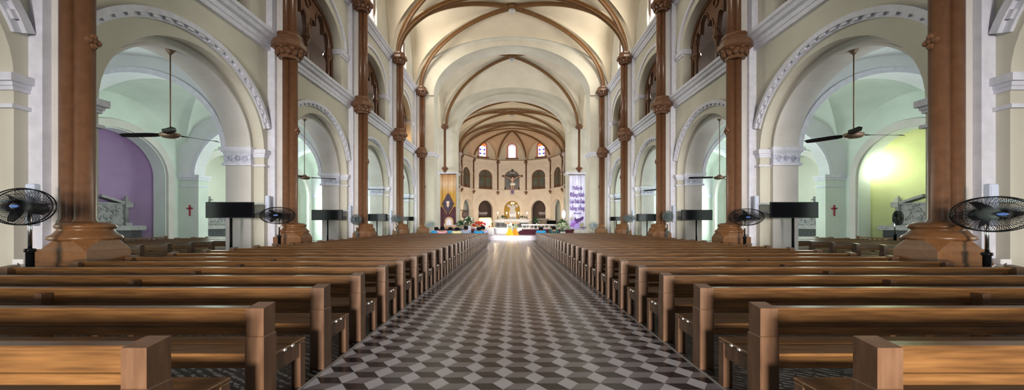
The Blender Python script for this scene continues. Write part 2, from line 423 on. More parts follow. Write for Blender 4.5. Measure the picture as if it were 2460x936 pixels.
    mb = MB(); mb.box(*sorted((s*14.6, s*14.8)), Y0, Y1, 7.4+CH, 13.6+CH); struct('wall_gallery_'+side, mb, M['gallery'])
    mb = MB(); mb.box(*sorted((s*10.45, s*14.8)), Y0, Y1, 13.4+CH, 13.6+CH); struct('ceiling_gallery_'+side, mb, M['gallery'])
    # clerestory windows
    for k, y0 in enumerate(bays):
        yc = y0+B/2; mb = MB(); mb.mi = 0
        mb.ring(T, yc, 16.6, .62, .66, .76, .81, 10.12, 10.30, 0, pi, 16)
        for sg in (-1, 1): mb.box(*sorted((s*10.12, s*10.30)), *sorted((yc+sg*.62, yc+sg*.76)), 14.6+CH, 16.6+CH)
        mb.box(*sorted((s*10.12, s*10.30)), yc-.76, yc+.76, 14.6+CH, 14.74+CH)
        mb.box(*sorted((s*10.16, s*10.26)), yc-.04, yc+.04, 14.7+CH, 17.2+CH)
        mb.mi = 1
        P = [(yc-.62,14.7),(yc+.62,14.7)] + [(yc+.62*math.cos(pi*i/12), 16.6+.66*math.sin(pi*i/12)) for i in range(13)]
        mb.quad(*[T(u, v, 10.22) for u, v in P])
        o = struct('window_%d' % (10*(1 if s > 0 else 2)+k), mb, [M['brown'], M['daylight']])
    # brown tracery in the gallery arches
    for k, y0 in enumerate(bays):
        yc = y0+B/2; mb = MB()
        w0, w1 = 10.45, 10.70
        for sg in (-1, 1): mb.box(*sorted((s*w0, s*w1)), *sorted((yc+sg*2.36, yc+sg*2.56)), 7.7+CH, 10.4+CH)
        n = 96; us = [-2.50+5.0*i/n for i in range(n+1)]
        def low(u):
            x = abs(abs(u)-1.12)/1.0
            if x < .42: return 10.95+.42*math.sqrt(1-(x/.42)**2)
            if x < .95: return 10.15+.62*math.sqrt(max(0, 1-((x-.66)/.29)**2))
            return 10.0
        def top(u): return 10.25+1.76*math.sqrt(max(0, 1-(u/2.56)**2))
        bot = [(yc+u, min(low(u), top(u)-.10)) for u in us]; tp = [(yc+u, top(u)) for u in us]
        for w in (w0+.04, w1):
            for i in range(n): mb.quad(T(*bot[i], w), T(*bot[i+1], w), T(*tp[i+1], w), T(*tp[i], w))
        for i in range(n): mb.quad(T(*bot[i], w0), T(*bot[i+1], w0), T(*bot[i+1], w1), T(*bot[i], w1))
        for sg in (-1, 1):                                  # raised mouldings round the cusped heads
            pts = [T(u, v+.05, w0+.03) for u, v in bot if sg*(u-yc) > .1]
            mb.tube(pts, .055, 5)
        mb.ring(T, yc, 11.42, .16, .16, .27, .27, w0-.02, w0+.06, 0, 2*pi, 16)
        mb.ring(T, yc, 10.25, 2.32, 1.55, 2.52, 1.74, w0-.03, w1, 0, pi, 30)
        # slim colonnettes with capitals
        for q in (-2.15, 0, 2.15):
            x = s*10.57
            mb.smooth = True
            mb.lathe([(.15,7.75),(.15,7.9),(.11,8.0),(.10,9.3),(.13,9.34),(.11,9.38)], 12, x, yc+q, CH)
            mb.smooth = False
            mb.lathe([(.11,9.36),(.20,9.55),(.26,9.62),(.26,9.74),(.18,9.76),(.16,10.3)], 8, x, yc+q, CH, rot=pi/8)
        o = struct('window_%d' % (30+10*(1 if s > 0 else 2)+k), mb, M['brown'])

# columns -------------------------------------------------------------
def octa(mb, cx, cy, r, z0, z1, r1=None):
    r1 = r1 or r; k = 1/math.cos(pi/8)
    mb.loft([[(cx+rr*k*math.cos(pi/8+pi*j/4), cy+rr*k*math.sin(pi/8+pi*j/4), z) for j in range(8)] for rr, z in ((r, z0), (r1, z1))])
def leaves(mb, cx, cy, r, z, n, h, w):
    for j in range(n):
        a = 2*pi*j/n; mb.ell((cx+r*math.cos(a), cy+r*math.sin(a), z), (w, w, h), 6, 4)
SH = [(9.04, 0, .165), (9.28, -.07, .15), (9.28, .12, .14)]
def column(s, yc, idx, label):
    t = thing('clustered_column', (s*9.15, yc, 0), label, 'column', 'brown clustered columns along the nave')
    X = lambda x: s*(x-9.15)
    mb = MB()                                              # plinth: stepped octagon with side block
    def pb(e, z0, z1, z0e=0):
        mb.bbox(*sorted((X(8.47-e), X(9.42+e))), -.47-e, .40+e, z0, z1, .012)
    def blk(e, z0, z1): mb.bbox(*sorted((X(9.2), X(9.66+e))), -.36-e, .36+e, z0, z1, .012)
    pb(.04, 0, .30); pb(0, .29, .78); pb(.03, .77, .84); pb(0, .83, 1.08)
    blk(.03, 0, .30); blk(0, .29, .78); blk(.03, .77, .84); blk(0, .83, 1.10)
    cx = X(8.945); K = .49
    def ring8(r, c, z):                                     # square with corners cut by c
        a = r-c; return [(cx+u*1.0, -.035+v*.93, z) for u, v in ((a,-r),(r,-a),(r,a),(a,r),(-a,r),(-r,a),(-r,-a),(-a,-r))]
    mb.loft([ring8(.47,.01,1.07), ring8(.46,.10,1.16), ring8(.46,.24,1.26), ring8(.45,.26,1.30)])
    mb.build('plinth', M['plinth'], t)
    mb = MB(); mb.smooth = True                            # moulded base
    c = X(9.15)
    mb.lathe([(.50,1.27),(.55,1.30),(.53,1.36),(.47,1.40),(.42,1.47),(.40,1.50),(.44,1.53),(.45,1.57),(.42,1.61),(.36,1.64),(.30,1.66)], 28, X(9.0), 0)
    mb.build('base', M['plinth'], t)
    for (x, y, r) in SH:
        mb = MB(); mb.smooth = True
        mb.lathe([(r*1.25,1.60),(r*1.2,1.66),(r,1.72),(r,6.75+CH)], 20, X(x), y)
        mb.build('shaft', M['brown'], t)
        mb = MB(); mb.smooth = True
        mb.lathe([(r*.92,7.7+CH),(r*.9,13.0+CH)], 18, X(x), y)
        mb.build('upper_shaft', M['brown'], t)
    mb = MB()
    mb.box(*sorted((X(9.3), X(9.70))), -.05, .10, 1.2, 13.2+CH)
    mb.build('backing_strip', M['pier'], t)
    def capital(z0, zs, k):
        mb = MB(); c = X(9.22)
        octa(mb, c, 0, .36*k, z0, z0+.10, .40*k); octa(mb, c, 0, .34*k, z0+.10, z0+.34*zs, .52*k)
        leaves(mb, c, 0, .46*k, z0+.22*zs, 12, .13, .10)
        leaves(mb, c, 0, .53*k, z0+.36*zs, 8, .10, .10)
        octa(mb, c, 0, .54*k, z0+.36*zs, z0+.44*zs, .66*k); octa(mb, c, 0, .66*k, z0+.44*zs, z0+.62*zs); octa(mb, c, 0, .60*k, z0+.62*zs, z0+.86*zs, .46*k)
        octa(mb, c, 0, .48*k, z0+.86*zs, z0+.96*zs)
        mb.build('capital', M['brown'], t)
    capital(6.78+CH, 1.05, .92); capital(13.05+CH, .95, .92)
    mb = MB()                                               # carved clasp at mid height
    for (dx, dy, dz) in ((0,.0,0),(0,.1,.1),(0,.1,-.1),(.1,.1,0),(-.1,.1,0)):
        mb.ell((X(8.91), .03+dx*.8, 3.88+CH+dz), (.09,.08,.08), 8, 5)
    mb.build('carved_clasp', M['brown'], t)
    return t
sidew = {-1: 'purple-chapel', 1: 'green-chapel'}
ordn = ['first', 'second', 'third', 'fourth', 'fifth', 'sixth', 'seventh', 'eighth', 'ninth', 'tenth', 'eleventh', 'twelfth', 'thirteenth', 'fourteenth',
        'fifteenth', 'sixteenth', 'seventeenth', 'eighteenth', 'nineteenth', 'twentieth', 'twenty-first', 'twenty-second', 'twenty-third', 'twenty-fourth',
        'twenty-fifth', 'twenty-sixth', 'twenty-seventh', 'twenty-eighth', 'twenty-ninth', 'thirtieth', 'thirty-first', 'thirty-second']
for s in (-1, 1):
    first = None
    for k, yc in enumerate(COLY):
        lab = 'brown clustered column with carved capitals, %s from the camera on the %s side' % (ordn[k], sidew[s])
        if first is None: first = column(s, yc, k, lab)
        else:
            c = copy_tree(first); c.location = (s*9.15, yc, 0); c['label'] = lab

# vaults ------------------------------------------------------------
def vault(name, xh, y0, y1, spring, rd, rt, rw, m=None, n=22, x_open=1.0):
    """domed groin vault over [-xh, xh] x [y0, y1]: rd diagonal rise, rt crown at the cross arches, rw crown at the walls"""
    yc, yh = (y0+y1)/2, (y1-y0)/2; mb = MB(); mb.smooth = True
    for axis in (0, 1):
        for sg in (-1, 1):
            rings = []
            for i in range(n+1):
                r = i/n; D = rd*math.sqrt(max(0, 1-r*r)); Rc = rd - (rd-(rt if axis else rw))*r*r
                row = []
                for j in range(n+1):
                    t = -1+2*j/n; h = D + (Rc-D)*math.sqrt(max(0, 1-t*t))
                    a, b = sg*r, t*r
                    row.append((b*xh if axis else a*xh, yc+(a*yh if axis else b*yh), spring+h+CH))
                rings.append(row)
            mb.loft(rings, close=False, cap=False)
    return struct(name, mb, m or M['vault'], 'cream vault web')
RIBP = [(-.20,.02),(-.20,.10),(-.11,.17),(-.07,.30),(.07,.30),(.11,.17),(.20,.10),(.20,.02)]
TRP  = [(-.34,.02),(-.34,.12),(-.22,.16),(-.20,.26),(-.06,.26),(-.04,.20),(.04,.20),(.06,.26),(.20,.26),(.22,.16),(.34,.12),(.34,.02)]
def inward(prof, k=1.0): return [(a*k, -b*k) for a, b in prof]
def diag_rib(xh, y0, y1, spring, rd, sx, sy, k=1.0):
    yc, yh = (y0+y1)/2, (y1-y0)/2; pts = []
    for i in range(25):
        r = math.cos(pi/2*i/24); pts.append((sx*xh*r, yc+sy*yh*r, spring+CH+rd*math.sqrt(max(0, 1-r*r))))
    side = Vector((sx*xh, sy*yh, 0)).normalized().cross(Vector((0,0,1)))
    mb = MB()
    # which way is inward: test
    prof = RIBP
    sd = side; t = (Vector(pts[1])-Vector(pts[0])).normalized(); nrm = sd.cross(t)
    inwardv = Vector((-sx*xh, -sy*yh, -1))
    if nrm.dot(inwardv) < 0: prof = inward(RIBP)
    mb.sweep(pts, [(a*k, b*k) for a, b in prof], sd); return trim(mb, M['rib'])
def cross_rib(xh, y, spring, rt, k=1.0, prof=TRP):
    pts = [(-xh*math.cos(pi*i/48), y, spring+CH+rt*math.sin(pi*i/48)) for i in range(49)]
    mb = MB(); side = Vector((0,1,0)); t = (Vector(pts[1])-Vector(pts[0])).normalized(); nrm = side.cross(t)
    p = prof if nrm.dot(Vector((1,0,0))) > 0 else inward(prof)
    mb.sweep(pts, [(a*k, b*k) for a, b in p], side); return trim(mb, M['rib'])
def boss(y, z, lab):
    mb = MB(); mb.smooth = True
    mb.lathe([(.05,-.34),(.30,-.34),(.46,-.22),(.50,-.05),(.42,.2)], 16, 0, y, z+CH); trim(mb, M['rib'])
    t = thing('ceiling_lamp', (0, y, z+CH-.34), lab, 'lamp', 'round lamps under the vault bosses')
    mb = MB(); mb.smooth = True
    mb.lathe([(.30,0),(.34,-.08),(.30,-.12)], 18, 0, 0, 0); mb.build('lamp_rim', M['metalg'], t)
    mb = MB(); mb.smooth = True
    mb.lathe([(.29,-.10),(.27,-.22),(.18,-.31),(.05,-.35)], 18, 0, 0, 0); mb.build('lamp_glass', M['lamp'], t)
SPR = 13.95
k = 0
for i in range(-2, 6):
    y0 = -7.05 + B*i; y1 = y0+B
    vault('ceiling_%d' % (i+3), XW, y0, y1, SPR, 6.15, 5.2, 5.3)
    if i >= 2:
        for sx in (-1, 1):
            for sy in (-1, 1): diag_rib(9.4, y0, y1, SPR-.05, 6.1, sx, sy)
        if y1 < 37: cross_rib(9.4, y1, SPR-.05, 5.2)
boss(33.65, 20.05, 'round ceiling lamp under the vault boss over the last pews')

# crossing ----------------------------------------------------------
mb = MB(); mb.arched(TC, -10.6, 10.6, -CH, 21.6, 37.55, 39.4, [(0, 8.0, 13.2, 5.1, -CH)], 48)
mb.ring(TC, 0, 13.2, 8.0, 5.1, 8.5, 5.6, 37.40, 37.6, 0, pi, 48)
struct('wall_crossing_arch', mb, M['cream'], 'broad cream arch between nave and crossing')
mb = MB()
for s in (-1, 1):
    for (e, z0, z1) in ((.10, 7.15, 7.3), (.16, 7.3, 7.42), (.06, 7.02, 7.15)):
        mb.box(*sorted((s*(8.0-e), s*9.5)), 37.55-e, 39.4+e, z0+CH, z1+CH)
trim(mb, M['white'])
vault('ceiling_9', 9.9, 39.4, 51.3, 13.6, 7.5, 5.6, 5.6)
for sx in (-1, 1):
    for sy in (-1, 1): diag_rib(9.3, 39.6, 51.2, 13.55, 7.4, sx, sy)
boss(45.35, 20.9, 'round ceiling lamp under the boss over the crossing')
mb = MB(); mb.arched(TC, -24, 24, -CH, 21.6, 51.3, 53.0, [(0, 7.7, 12.8, 5.0, -CH)], 48)
mb.ring(TC, 0, 12.8, 7.7, 5.0, 8.15, 5.5, 51.15, 51.35, 0, pi, 48)
struct('wall_choir_arch', mb, M['cream'], 'cream arch between crossing and choir with its piers')
mb = MB()
for s in (-1, 1):
    for (e, z0, z1) in ((.10, 7.05, 7.2), (.16, 7.2, 7.32)):
        mb.box(*sorted((s*(7.7-e), s*14)), 51.3-e, 53+e, z0+CH, z1+CH)
trim(mb, M['white'])
for s in (-1, 1):                                          # crossing colonnettes on corbels above the banners
    t = thing('corbel_colonnette', (s*9.3, 50.7, 7.75+CH), 'thin brown colonnette on a corbel above the %s banner' % ('gold' if s < 0 else 'white'), 'column', 'crossing colonnettes')
    mb = MB(); mb.smooth = True; mb.lathe([(.24,.1),(.24,.3),(.17,.4),(.16,5.6)], 14); mb.build('shaft', M['brown'], t)
    mb = MB(); octa(mb, 0, 0, .22, 5.45, 5.7, .45); octa(mb, 0, 0, .5, 5.7, 5.9); octa(mb, 0, 0, .36, 5.9, 6.1); leaves(mb, 0, 0, .38, 5.6, 8, .12, .1); mb.build('capital', M['brown'], t)
    mb = MB(); octa(mb, 0, 0, .10, -.55, 0, .46); octa(mb, 0, 0, .5, 0, .15, .36); mb.build('corbel', M['brown'], t)
# transepts
for s, side in ((-1, 'left'), (1, 'right')):
    mb = MB(); mb.box(*sorted((s*10.6, s*24)), 37.55, 39.4, 0, 21+CH); struct('wall_transept_near_'+side, mb, M['cream'])
    mb = MB(); T = TS(s); mb.arched(T, 39.4, 51.3, -CH, 21.6, 24, 24.6, [(45.35, 3.2, 10, 3.0, 3.0)], 24); struct('wall_transept_end_'+side, mb, M['cream'])
    mb = MB(); mb.smooth = True
    mb.loft([[(s*x, 45.35+5.95*math.cos(pi*i/24), 13.6+5.6*math.sin(pi*i/24)+CH) for i in range(25)] for x in (9.9, 24.1)], close=False, cap=False)
    struct('ceiling_transept_'+side, mb, M['vault'])
    mb = MB(); P = [(45.35-3.2,3),(45.35+3.2,3)] + [(45.35+3.2*math.cos(pi*i/16), 10+3.0*math.sin(pi*i/16)) for i in range(17)]
    mb.mi = 1; mb.quad(*[T(u, v, 24.4) for u, v in P]); mb.mi = 0
    for q in (-1.1, 1.1): mb.box(*sorted((s*24.2, s*24.4)), 45.35+q-.1, 45.35+q+.1, 3+CH, 12.8+CH)
    struct('window_%d' % (61 if s < 0 else 62), mb, [M['brown'], M['daylight']])

# aisles with chapels -------------------------------------------------
XA = 20.2
for s, side in ((-1, 'left'), (1, 'right')):
    T = TS(s)
    mb = MB(); nb = [.35 + B*k for k in range(5)]
    mb.arched(T, -21.85, 37.5, -CH, 8.5, XA, XA+.7, [(y0+B/2, 2.5, 2.7, 2.2, -CH) for y0 in [-21.85, -14.45, -7.05]+nb], 30)
    struct('wall_aisle_'+side, mb, M['mint'], 'aisle wall with chapel arches, mint light put into its plaster colour')
    for k, y0 in enumerate([-7.05]+nb):
        yc = y0+B/2
        mb = MB(); mb.ring(T, yc, 2.7, 2.55, 2.25, 2.95, 2.65, XA-.14, XA+.01, 0, pi, 30)
        for sg in (-1, 1): mb.box(*sorted((s*(XA-.14), s*(XA+.01))), *sorted((yc+sg*2.55, yc+sg*2.95)), 0, 2.7+CH)
        trim(mb, M['pier'])
        # chapel niche: curved back with half dome
        m = M['purple'] if (s < 0 and k == 3) else (M['lime'] if (s > 0 and k == 3) else M['palelime'])
        mb = MB(); mb.smooth = True; rings = []
        for j in range(25):
            a = pi*j/24; cu, cw = -math.cos(a), math.sin(a)
            row = [T(yc+2.75*cu, -CH, XA+.6+2.0*cw), T(yc+2.75*cu, 2.7, XA+.6+2.0*cw)]
            for q in range(1, 13):
                e = pi/2*q/12; row.append(T(yc+2.75*cu*math.cos(e), 2.7+2.4*math.sin(e), XA+.6+2.0*cw*math.cos(e)))
            rings.append(row)
        mb.loft(rings, close=False, cap=False)
        struct('wall_chapel_%s' % side, mb, m, 'curved chapel niche wall')
        # respond and transverse arch
        ya = y0+B
        if k >= 1:
            mb = MB(); mb.box(*sorted((s*19.0, s*XA)), ya-.35, ya+.35, 0, 3.0+CH); struct('wall_pilaster_'+side, mb, M['mint'])
            mb = MB()
            for e, z0, z1 in ((.12,2.85,3.0),(.06,2.7,2.85),(.05,2.3,2.38)): mb.box(*sorted((s*(19.0-e), s*XA)), ya-.35-e, ya+.35+e, z0+CH, z1+CH)
            trim(mb, M['white'])
        Tc = lambda u, v, w, s=s: (s*u, w, v+CH)
        mb = MB(); mb.arched(Tc, 11.4, XA, 2.9, 8.5, ya-.4, ya+.4, [(15.4, 3.85, 2.9, 3.3, 2.9)], 30)
        struct('wall_transverse_arch_'+side, mb, M['aislevault'], 'transverse arch across the aisle')
        mb = MB(); mb.ring(Tc, 15.4, 2.9, 3.75, 3.2, 3.95, 3.42, ya-.48, ya-.38, 0, pi, 30); trim(mb, M['white'])
        # aisle vault
        mb = MB(); mb.smooth = True; n = 16
        for axis in (0, 1):
            for sg in (-1, 1):
                rings = []
                for i in range(n+1):
                    r = i/n; D = 4.4*math.sqrt(max(0, 1-r*r)); Rc = 4.4-.6*r*r; row = []
                    for j in range(n+1):
                        t = -1+2*j/n; h = D+(Rc-D)*math.sqrt(max(0, 1-t*t)); a, b = sg*r, t*r
                        row.append((s*(15.8+4.42*(b if axis else a)), yc+3.72*(a if axis else b), 2.9+h+CH))
                    rings.append(row)
                mb.loft(rings, close=False, cap=False)
        struct('ceiling_aisle_%s' % side, mb, M['aislevault'] if k < 3 else M['mint'])
    mb = MB(); mb.box(*sorted((s*9.9, s*25)), -9, 92, 8.6+CH, 8.7+CH) if False else None
    # aisle end wall towards the transept
    mb = MB(); mb.box(*sorted((s*11.4, s*XA)), 37.2, 37.5, 0, 8.5+CH); struct('wall_aisle_end_'+side, mb, M['mint'])
    # small red wall crosses
    for k, yc in enumerate((22.55,)):
        t = thing('wall_cross', (s*19.85, yc-.36, ZP(504, 22.2)), 'small red cross on the mint pilaster beside the %s' % ('purple chapel' if s < 0 else 'bright green chapel'), 'cross', 'red wall crosses')
        t.location.x = s*19.5
        mb = MB(); mb.bbox(-.05, .05, -.05, 0, -.36, .30, .01); mb.bbox(-.19, .19, -.05, 0, .05, .14, .01); mb.build('cross_body', M['red'], t)

# back of the church (behind the camera) ------------------------------
mb = MB(); mb.arched(TC, -24, 24, -CH, 21.6, -22.4, -21.85, [(0, 3.2, 4.5, 3.0, -CH)], 24); struct('wall_back', mb, M['cream'])
mb = MB(); mb.arched(TC, -1, 1, -CH, 2, -7.9, -7.8, [], 4) if False else None

# choir and apse -------------------------------------------------------
CY, AX, AY = 71.3, 9.9, 7.8
ang = [0, 36, 72, 108, 144, 180]
AP = [(AX*math.cos(math.radians(a)), CY + AY*math.sin(math.radians(a))) for a in ang]
AP = AP[::-1]                                              # from the left wall round to the right wall
CFL = 1.15                                                 # sanctuary floor
def facet_T(p, q, out=0.0):
    p, q = Vector((p[0], p[1], 0)), Vector((q[0], q[1], 0)); d = (q-p).normalized(); L = (q-p).length
    n = Vector((d.y, -d.x, 0))
    mid = (p+q)/2
    if n.dot(mid - Vector((0, CY-6, 0))) < 0: n = -n
    def T(u, v, w):
        r = mid + d*u + n*(w+out); return (r.x, r.y, v+CH)
    return T, L
segs = []
for s in (-1, 1):
    pts = [(s*AX, 53.0), (s*AX, 59.3), (s*AX, 66.7), (s*AX, CY)]
    for a, b in zip(pts, pts[1:]): segs.append((a, b, 'c'))
for i in range(5): segs.append((AP[i], AP[i+1], 'a%d' % i))
wi = 0
for (a, b, kind) in segs:
    T, L = facet_T(a, b)
    h = L/2; short = L < 5
    ga = min(1.75, h-.75); ap = kind == 'a2'
    low = [(0, 1.7 if not short else ga, 3.2, 1.9, -CH)]
    gal = [(0, 1.6 if not short else ga, 10.2, 1.4, 7.5)]
    mb = MB()
    mb.arched(T, -h, h, -CH, 7.1, 0, .7, low); mb.arched(T, -h, h, 7.1, 13.7, 0, .7, gal)
    struct('wall_apse' if kind != 'c' else 'wall_choir', mb, M['apse'] if kind != 'c' else M['cream'], 'cream choir wall with two tiers of arches')
    mb = MB()
    mb.prism(T, [(.02,6.95),(-.10,6.95),(-.14,7.1),(-.24,7.2),(-.26,7.38),(.02,7.42)], -h, h)
    mb.prism(T, [(.02,13.1),(-.10,13.1),(-.14,13.3),(-.3,13.5),(-.32,13.68),(.02,13.72)], -h, h)
    mb.prism(T, [(.02,12.6),(-.08,12.6),(-.08,12.75),(.02,12.75)], -h, h)
    g = gal[0]; l = low[0]; hm = min(h-.12, 2.75)
    mb.ring(T, 0, 10.1, hm-.16, 1.85, hm, 2.05, -.10, .02, .12, pi-.12, 28)
    mb.ring(T, 0, 3.2, hm-.14, 2.85, hm, 3.02, -.10, .02, .25, pi-.25, 28)
    for sg in (-1, 1):
        for zz, aa in ((9.7, g[1]), (2.7, l[1])):
            u0, u1 = sorted((sg*(aa-.05), sg*(h-.25)))
            mb.prism(T, [(.5,zz),(-.12,zz+.05),(-.14,zz+.22),(.5,zz+.25)], u0, u1)
    trim(mb, M['white'] if kind == 'c' else M['apse'])
    # brown rail line under the lunettes
    mb = MB(); mb.prism(T, [(.0,13.68),(-.33,13.68),(-.33,13.80),(.0,13.80)], -h, h); trim(mb, M['rib'])
    # glazed screen in the gallery arch
    a_ = g[1]; mb = MB(); mb.mi = 0
    mb.ring(T, 0, 10.2, a_-.22, 1.2, a_+.02, 1.42, .35, .5, 0, pi, 24)
    for u in (-a_+.1, 0, a_-.1): mb.prism(T, [(.36,7.4),(.5,7.4),(.5,11.4 if u == 0 else 10.3),(.36,11.4 if u == 0 else 10.3)], u-.11, u+.11)
    mb.prism(T, [(.36,7.4),(.5,7.4),(.5,8.1),(.36,8.1)], -a_, a_); mb.prism(T, [(.36,10.1),(.5,10.1),(.5,10.35),(.36,10.35)], -a_, a_)
    mb.mi = 1
    P = [(-a_,7.5),(a_,7.5)] + [(a_*math.cos(pi*i/16), 10.2+1.4*math.sin(pi*i/16)) for i in range(17)]
    mb.quad(*[T(u, v, .44) for u, v in P])
    wi += 1; struct('window_%d' % (70+wi), mb, [M['brown'], M['pane']])
    # lunette wall with a stained window, set back above the cornice
    out = 1.1 if kind != 'c' else .9
    if kind == 'c':
        T2, L2 = T, L; o2 = 1.0
        mb = MB(); mb.arched(T, -h, h, 13.6, 20, o2, o2+.4, [(0, .95, 16.6, 1.0, 14.5)] if not short else [])
    else:
        k2 = 1.13
        A2 = (a[0]*k2, CY+(a[1]-CY)*k2); B2 = (b[0]*k2, CY+(b[1]-CY)*k2); T2, L2 = facet_T(A2, B2); o2 = 0
        mb = MB(); mb.arched(T2, -L2/2, L2/2, 13.6, 20, 0, .4, [(0, .98, 16.9, .75, 14.5)])
    struct('wall_lunette', mb, M['vault'])
    if not short:
        mb = MB(); r = .95; v0, vs, rr = 14.5, 16.8, .75
        mb.mi = 0
        mb.ring(T2, 0, vs, .80, rr-.14, 1.14, rr+.18, o2-.05, o2+.22, 0, pi, 20)
        for sg in (-1, 1): mb.prism(T2, [(o2-.05,v0),(o2+.22,v0),(o2+.22,vs),(o2-.05,vs)], *sorted((sg*.80, sg*1.14)))
        mb.mi = 1; P = [(-.82,v0),(.82,v0)] + [(.82*math.cos(pi*i/14), vs+(rr-.12)*math.sin(pi*i/14)) for i in range(15)]
        mb.quad(*[T2(u, v, o2+.16) for u, v in P])
        if kind in ('a1', 'a3', 'a0', 'a4'):
            for q in range(3):                              # blue triangles of the leaded pattern
                z = 14.85 + q*.85
                for sg in (-1, 1):
                    mb.mi = 2; mb.quad(T2(sg*.66, z, o2+.15), T2(sg*.08, z+.30, o2+.15), T2(sg*.66, z+.62, o2+.15))
                mb.mi = 3; mb.quad(*[T2(.34*math.cos(2*pi*i/12), z-.10+.20*math.sin(2*pi*i/12), o2+.148) for i in range(12)])
            mb.mi = 4; mb.quad(*[T2(.78*math.cos(pi*i/12), vs+.02+(rr-.16)*math.sin(pi*i/12), o2+.14) for i in range(13)])
        elif kind == 'a2':
            for q in range(7):
                for sg in (-1, 1): mb.mi = 5; mb.quad(T2(sg*.74, 14.7+q*.32, o2+.15), T2(sg*.45, 14.72+q*.32, o2+.15), T2(sg*.50, 14.85+q*.32, o2+.15), T2(sg*.74, 14.85+q*.32, o2+.15))
            mb.mi = 5; mb.ring(T2, 0, vs, .45, rr-.40, .72, rr-.2, o2+.13, o2+.15, .2, pi-.2, 12)
        wi += 1
        o = struct('window_%d' % (70+wi), mb, [M['pinkreveal'], M['glow_white'], M['glow_blue'], M['glow_cream'], M['glow_orange'], M['glow_grey']])
        mb = MB(); mb.prism(T2, [(o2-.5,v0-.32),(o2+.1,v0-.32),(o2+.1,v0-.02),(o2-.25,v0-.02)], -1.35, 1.35); trim(mb, M['pinkreveal2'])
# apse columns
PC = []
for s in (-1, 1): PC += [(s*AX, 59.3), (s*AX, 66.7)]
PC += AP
names = {}
first = None
for i, (x, y) in enumerate(PC):
    d = Vector((-x, CY-4-y, 0)).normalized() if i >= 4 else Vector((-1 if x > 0 else 1, 0, 0))
    px, py = x+d.x*.12, y+d.y*.12
    where = 'choir wall' if i < 4 else 'curved apse wall'
    nth = ['nearer choir bay, gold-banner side', 'farther choir bay, gold-banner side', 'nearer choir bay, white-banner side', 'farther choir bay, white-banner side',
           'start of the apse, gold-banner side', 'gold-banner side of the apse, two from the crucifix', 'apse, just beside the crucifix, gold-banner side',
           'apse, just beside the crucifix, white-banner side', 'white-banner side of the apse, two from the crucifix', 'start of the apse, white-banner side'][i]
    if first is None:
        t = thing('wall_colonnette', (px, py, 7.0+CH), 'thin brown colonnette, '+nth, 'column', 'colonnettes of choir and apse')
        mb = MB(); mb.smooth = True; mb.lathe([(.20,0),(.20,.15),(.15,.25),(.14,6.2)], 12); mb.build('shaft', M['brown'], t)
        mb = MB(); octa(mb, 0, 0, .18, 6.0, 6.2, .36); octa(mb, 0, 0, .42, 6.2, 6.5); octa(mb, 0, 0, .48, 6.5, 6.7, .3); mb.build('capital', M['brown'], t)
        mb = MB(); octa(mb, 0, 0, .08, -.6, 0, .40); mb.build('corbel', M['brown'], t)
        first = t
    else:
        c = copy_tree(first); c.location = (px, py, 7.0+CH); c['label'] = 'thin brown colonnette, '+nth
# choir vaults
for i, (y0, y1, rd) in enumerate(((53.0, 59.3, 5.5), (59.3, 66.7, 5.7), (66.7, 71.3, 5.2))):
    vault('ceiling_%d' % (10+i), AX+.9, y0, y1, 13.7, rd, 5.1, 5.0)
    for sx in (-1, 1):
        for sy in (-1, 1): diag_rib(AX-.1, y0, y1, 13.65, rd-.05, sx, sy, .9)
    cross_rib(AX-.1, y1, 13.65, 5.05, .8)
mb = MB(); mb.smooth = True; n = 14
for i in range(5):
    a, b = AP[i], AP[i+1]; rings = []
    for q in range(n+3):
        r = min(q/n, 1.0); k = r if q <= n else 1+.065*(q-n)
        D = 4.7*math.sqrt(max(0, 1-r*r)); Rc = 4.7-.5*r*r; row = []
        for j in range(n+1):
            t = j/n; x = (a[0]*(1-t)+b[0]*t)*k; y = CY+(a[1]*(1-t)+b[1]*t-CY)*k
            row.append((x, y, 13.7+CH+D+(Rc-D)*math.sqrt(max(0, 1-(2*t-1)**2))))
        rings.append(row)
    mb.loft(rings, close=False, cap=False)
mb.smooth = False; mb.ring(TC, 0, 13.7, AX-.02, 4.66, AX+1.0, 5.7, CY-.12, CY+.1, 0, pi, 40)
struct('ceiling_apse', mb, M['apsevault'], 'peach half dome of the apse')
for (x, y) in AP[1:5]:
    pts = []
    for i in range(21):
        r = math.cos(pi/2*i/20)*.985; pts.append((x*r, CY+(y-CY)*r, 13.65+CH+4.65*math.sqrt(max(0, 1-r*r))))
    d = Vector((x, y-CY, 0)).normalized(); side = d.cross(Vector((0,0,1))); tt = (Vector(pts[1])-Vector(pts[0])).normalized()
    p = RIBP if side.cross(tt).dot(-d) > 0 else inward(RIBP)
    mb = MB(); mb.sweep(pts, [(u*.85, v*.85) for u, v in p], side); trim(mb, M['rib'])
boss(63.0, 19.2, 'small round ceiling lamp under the choir vault')
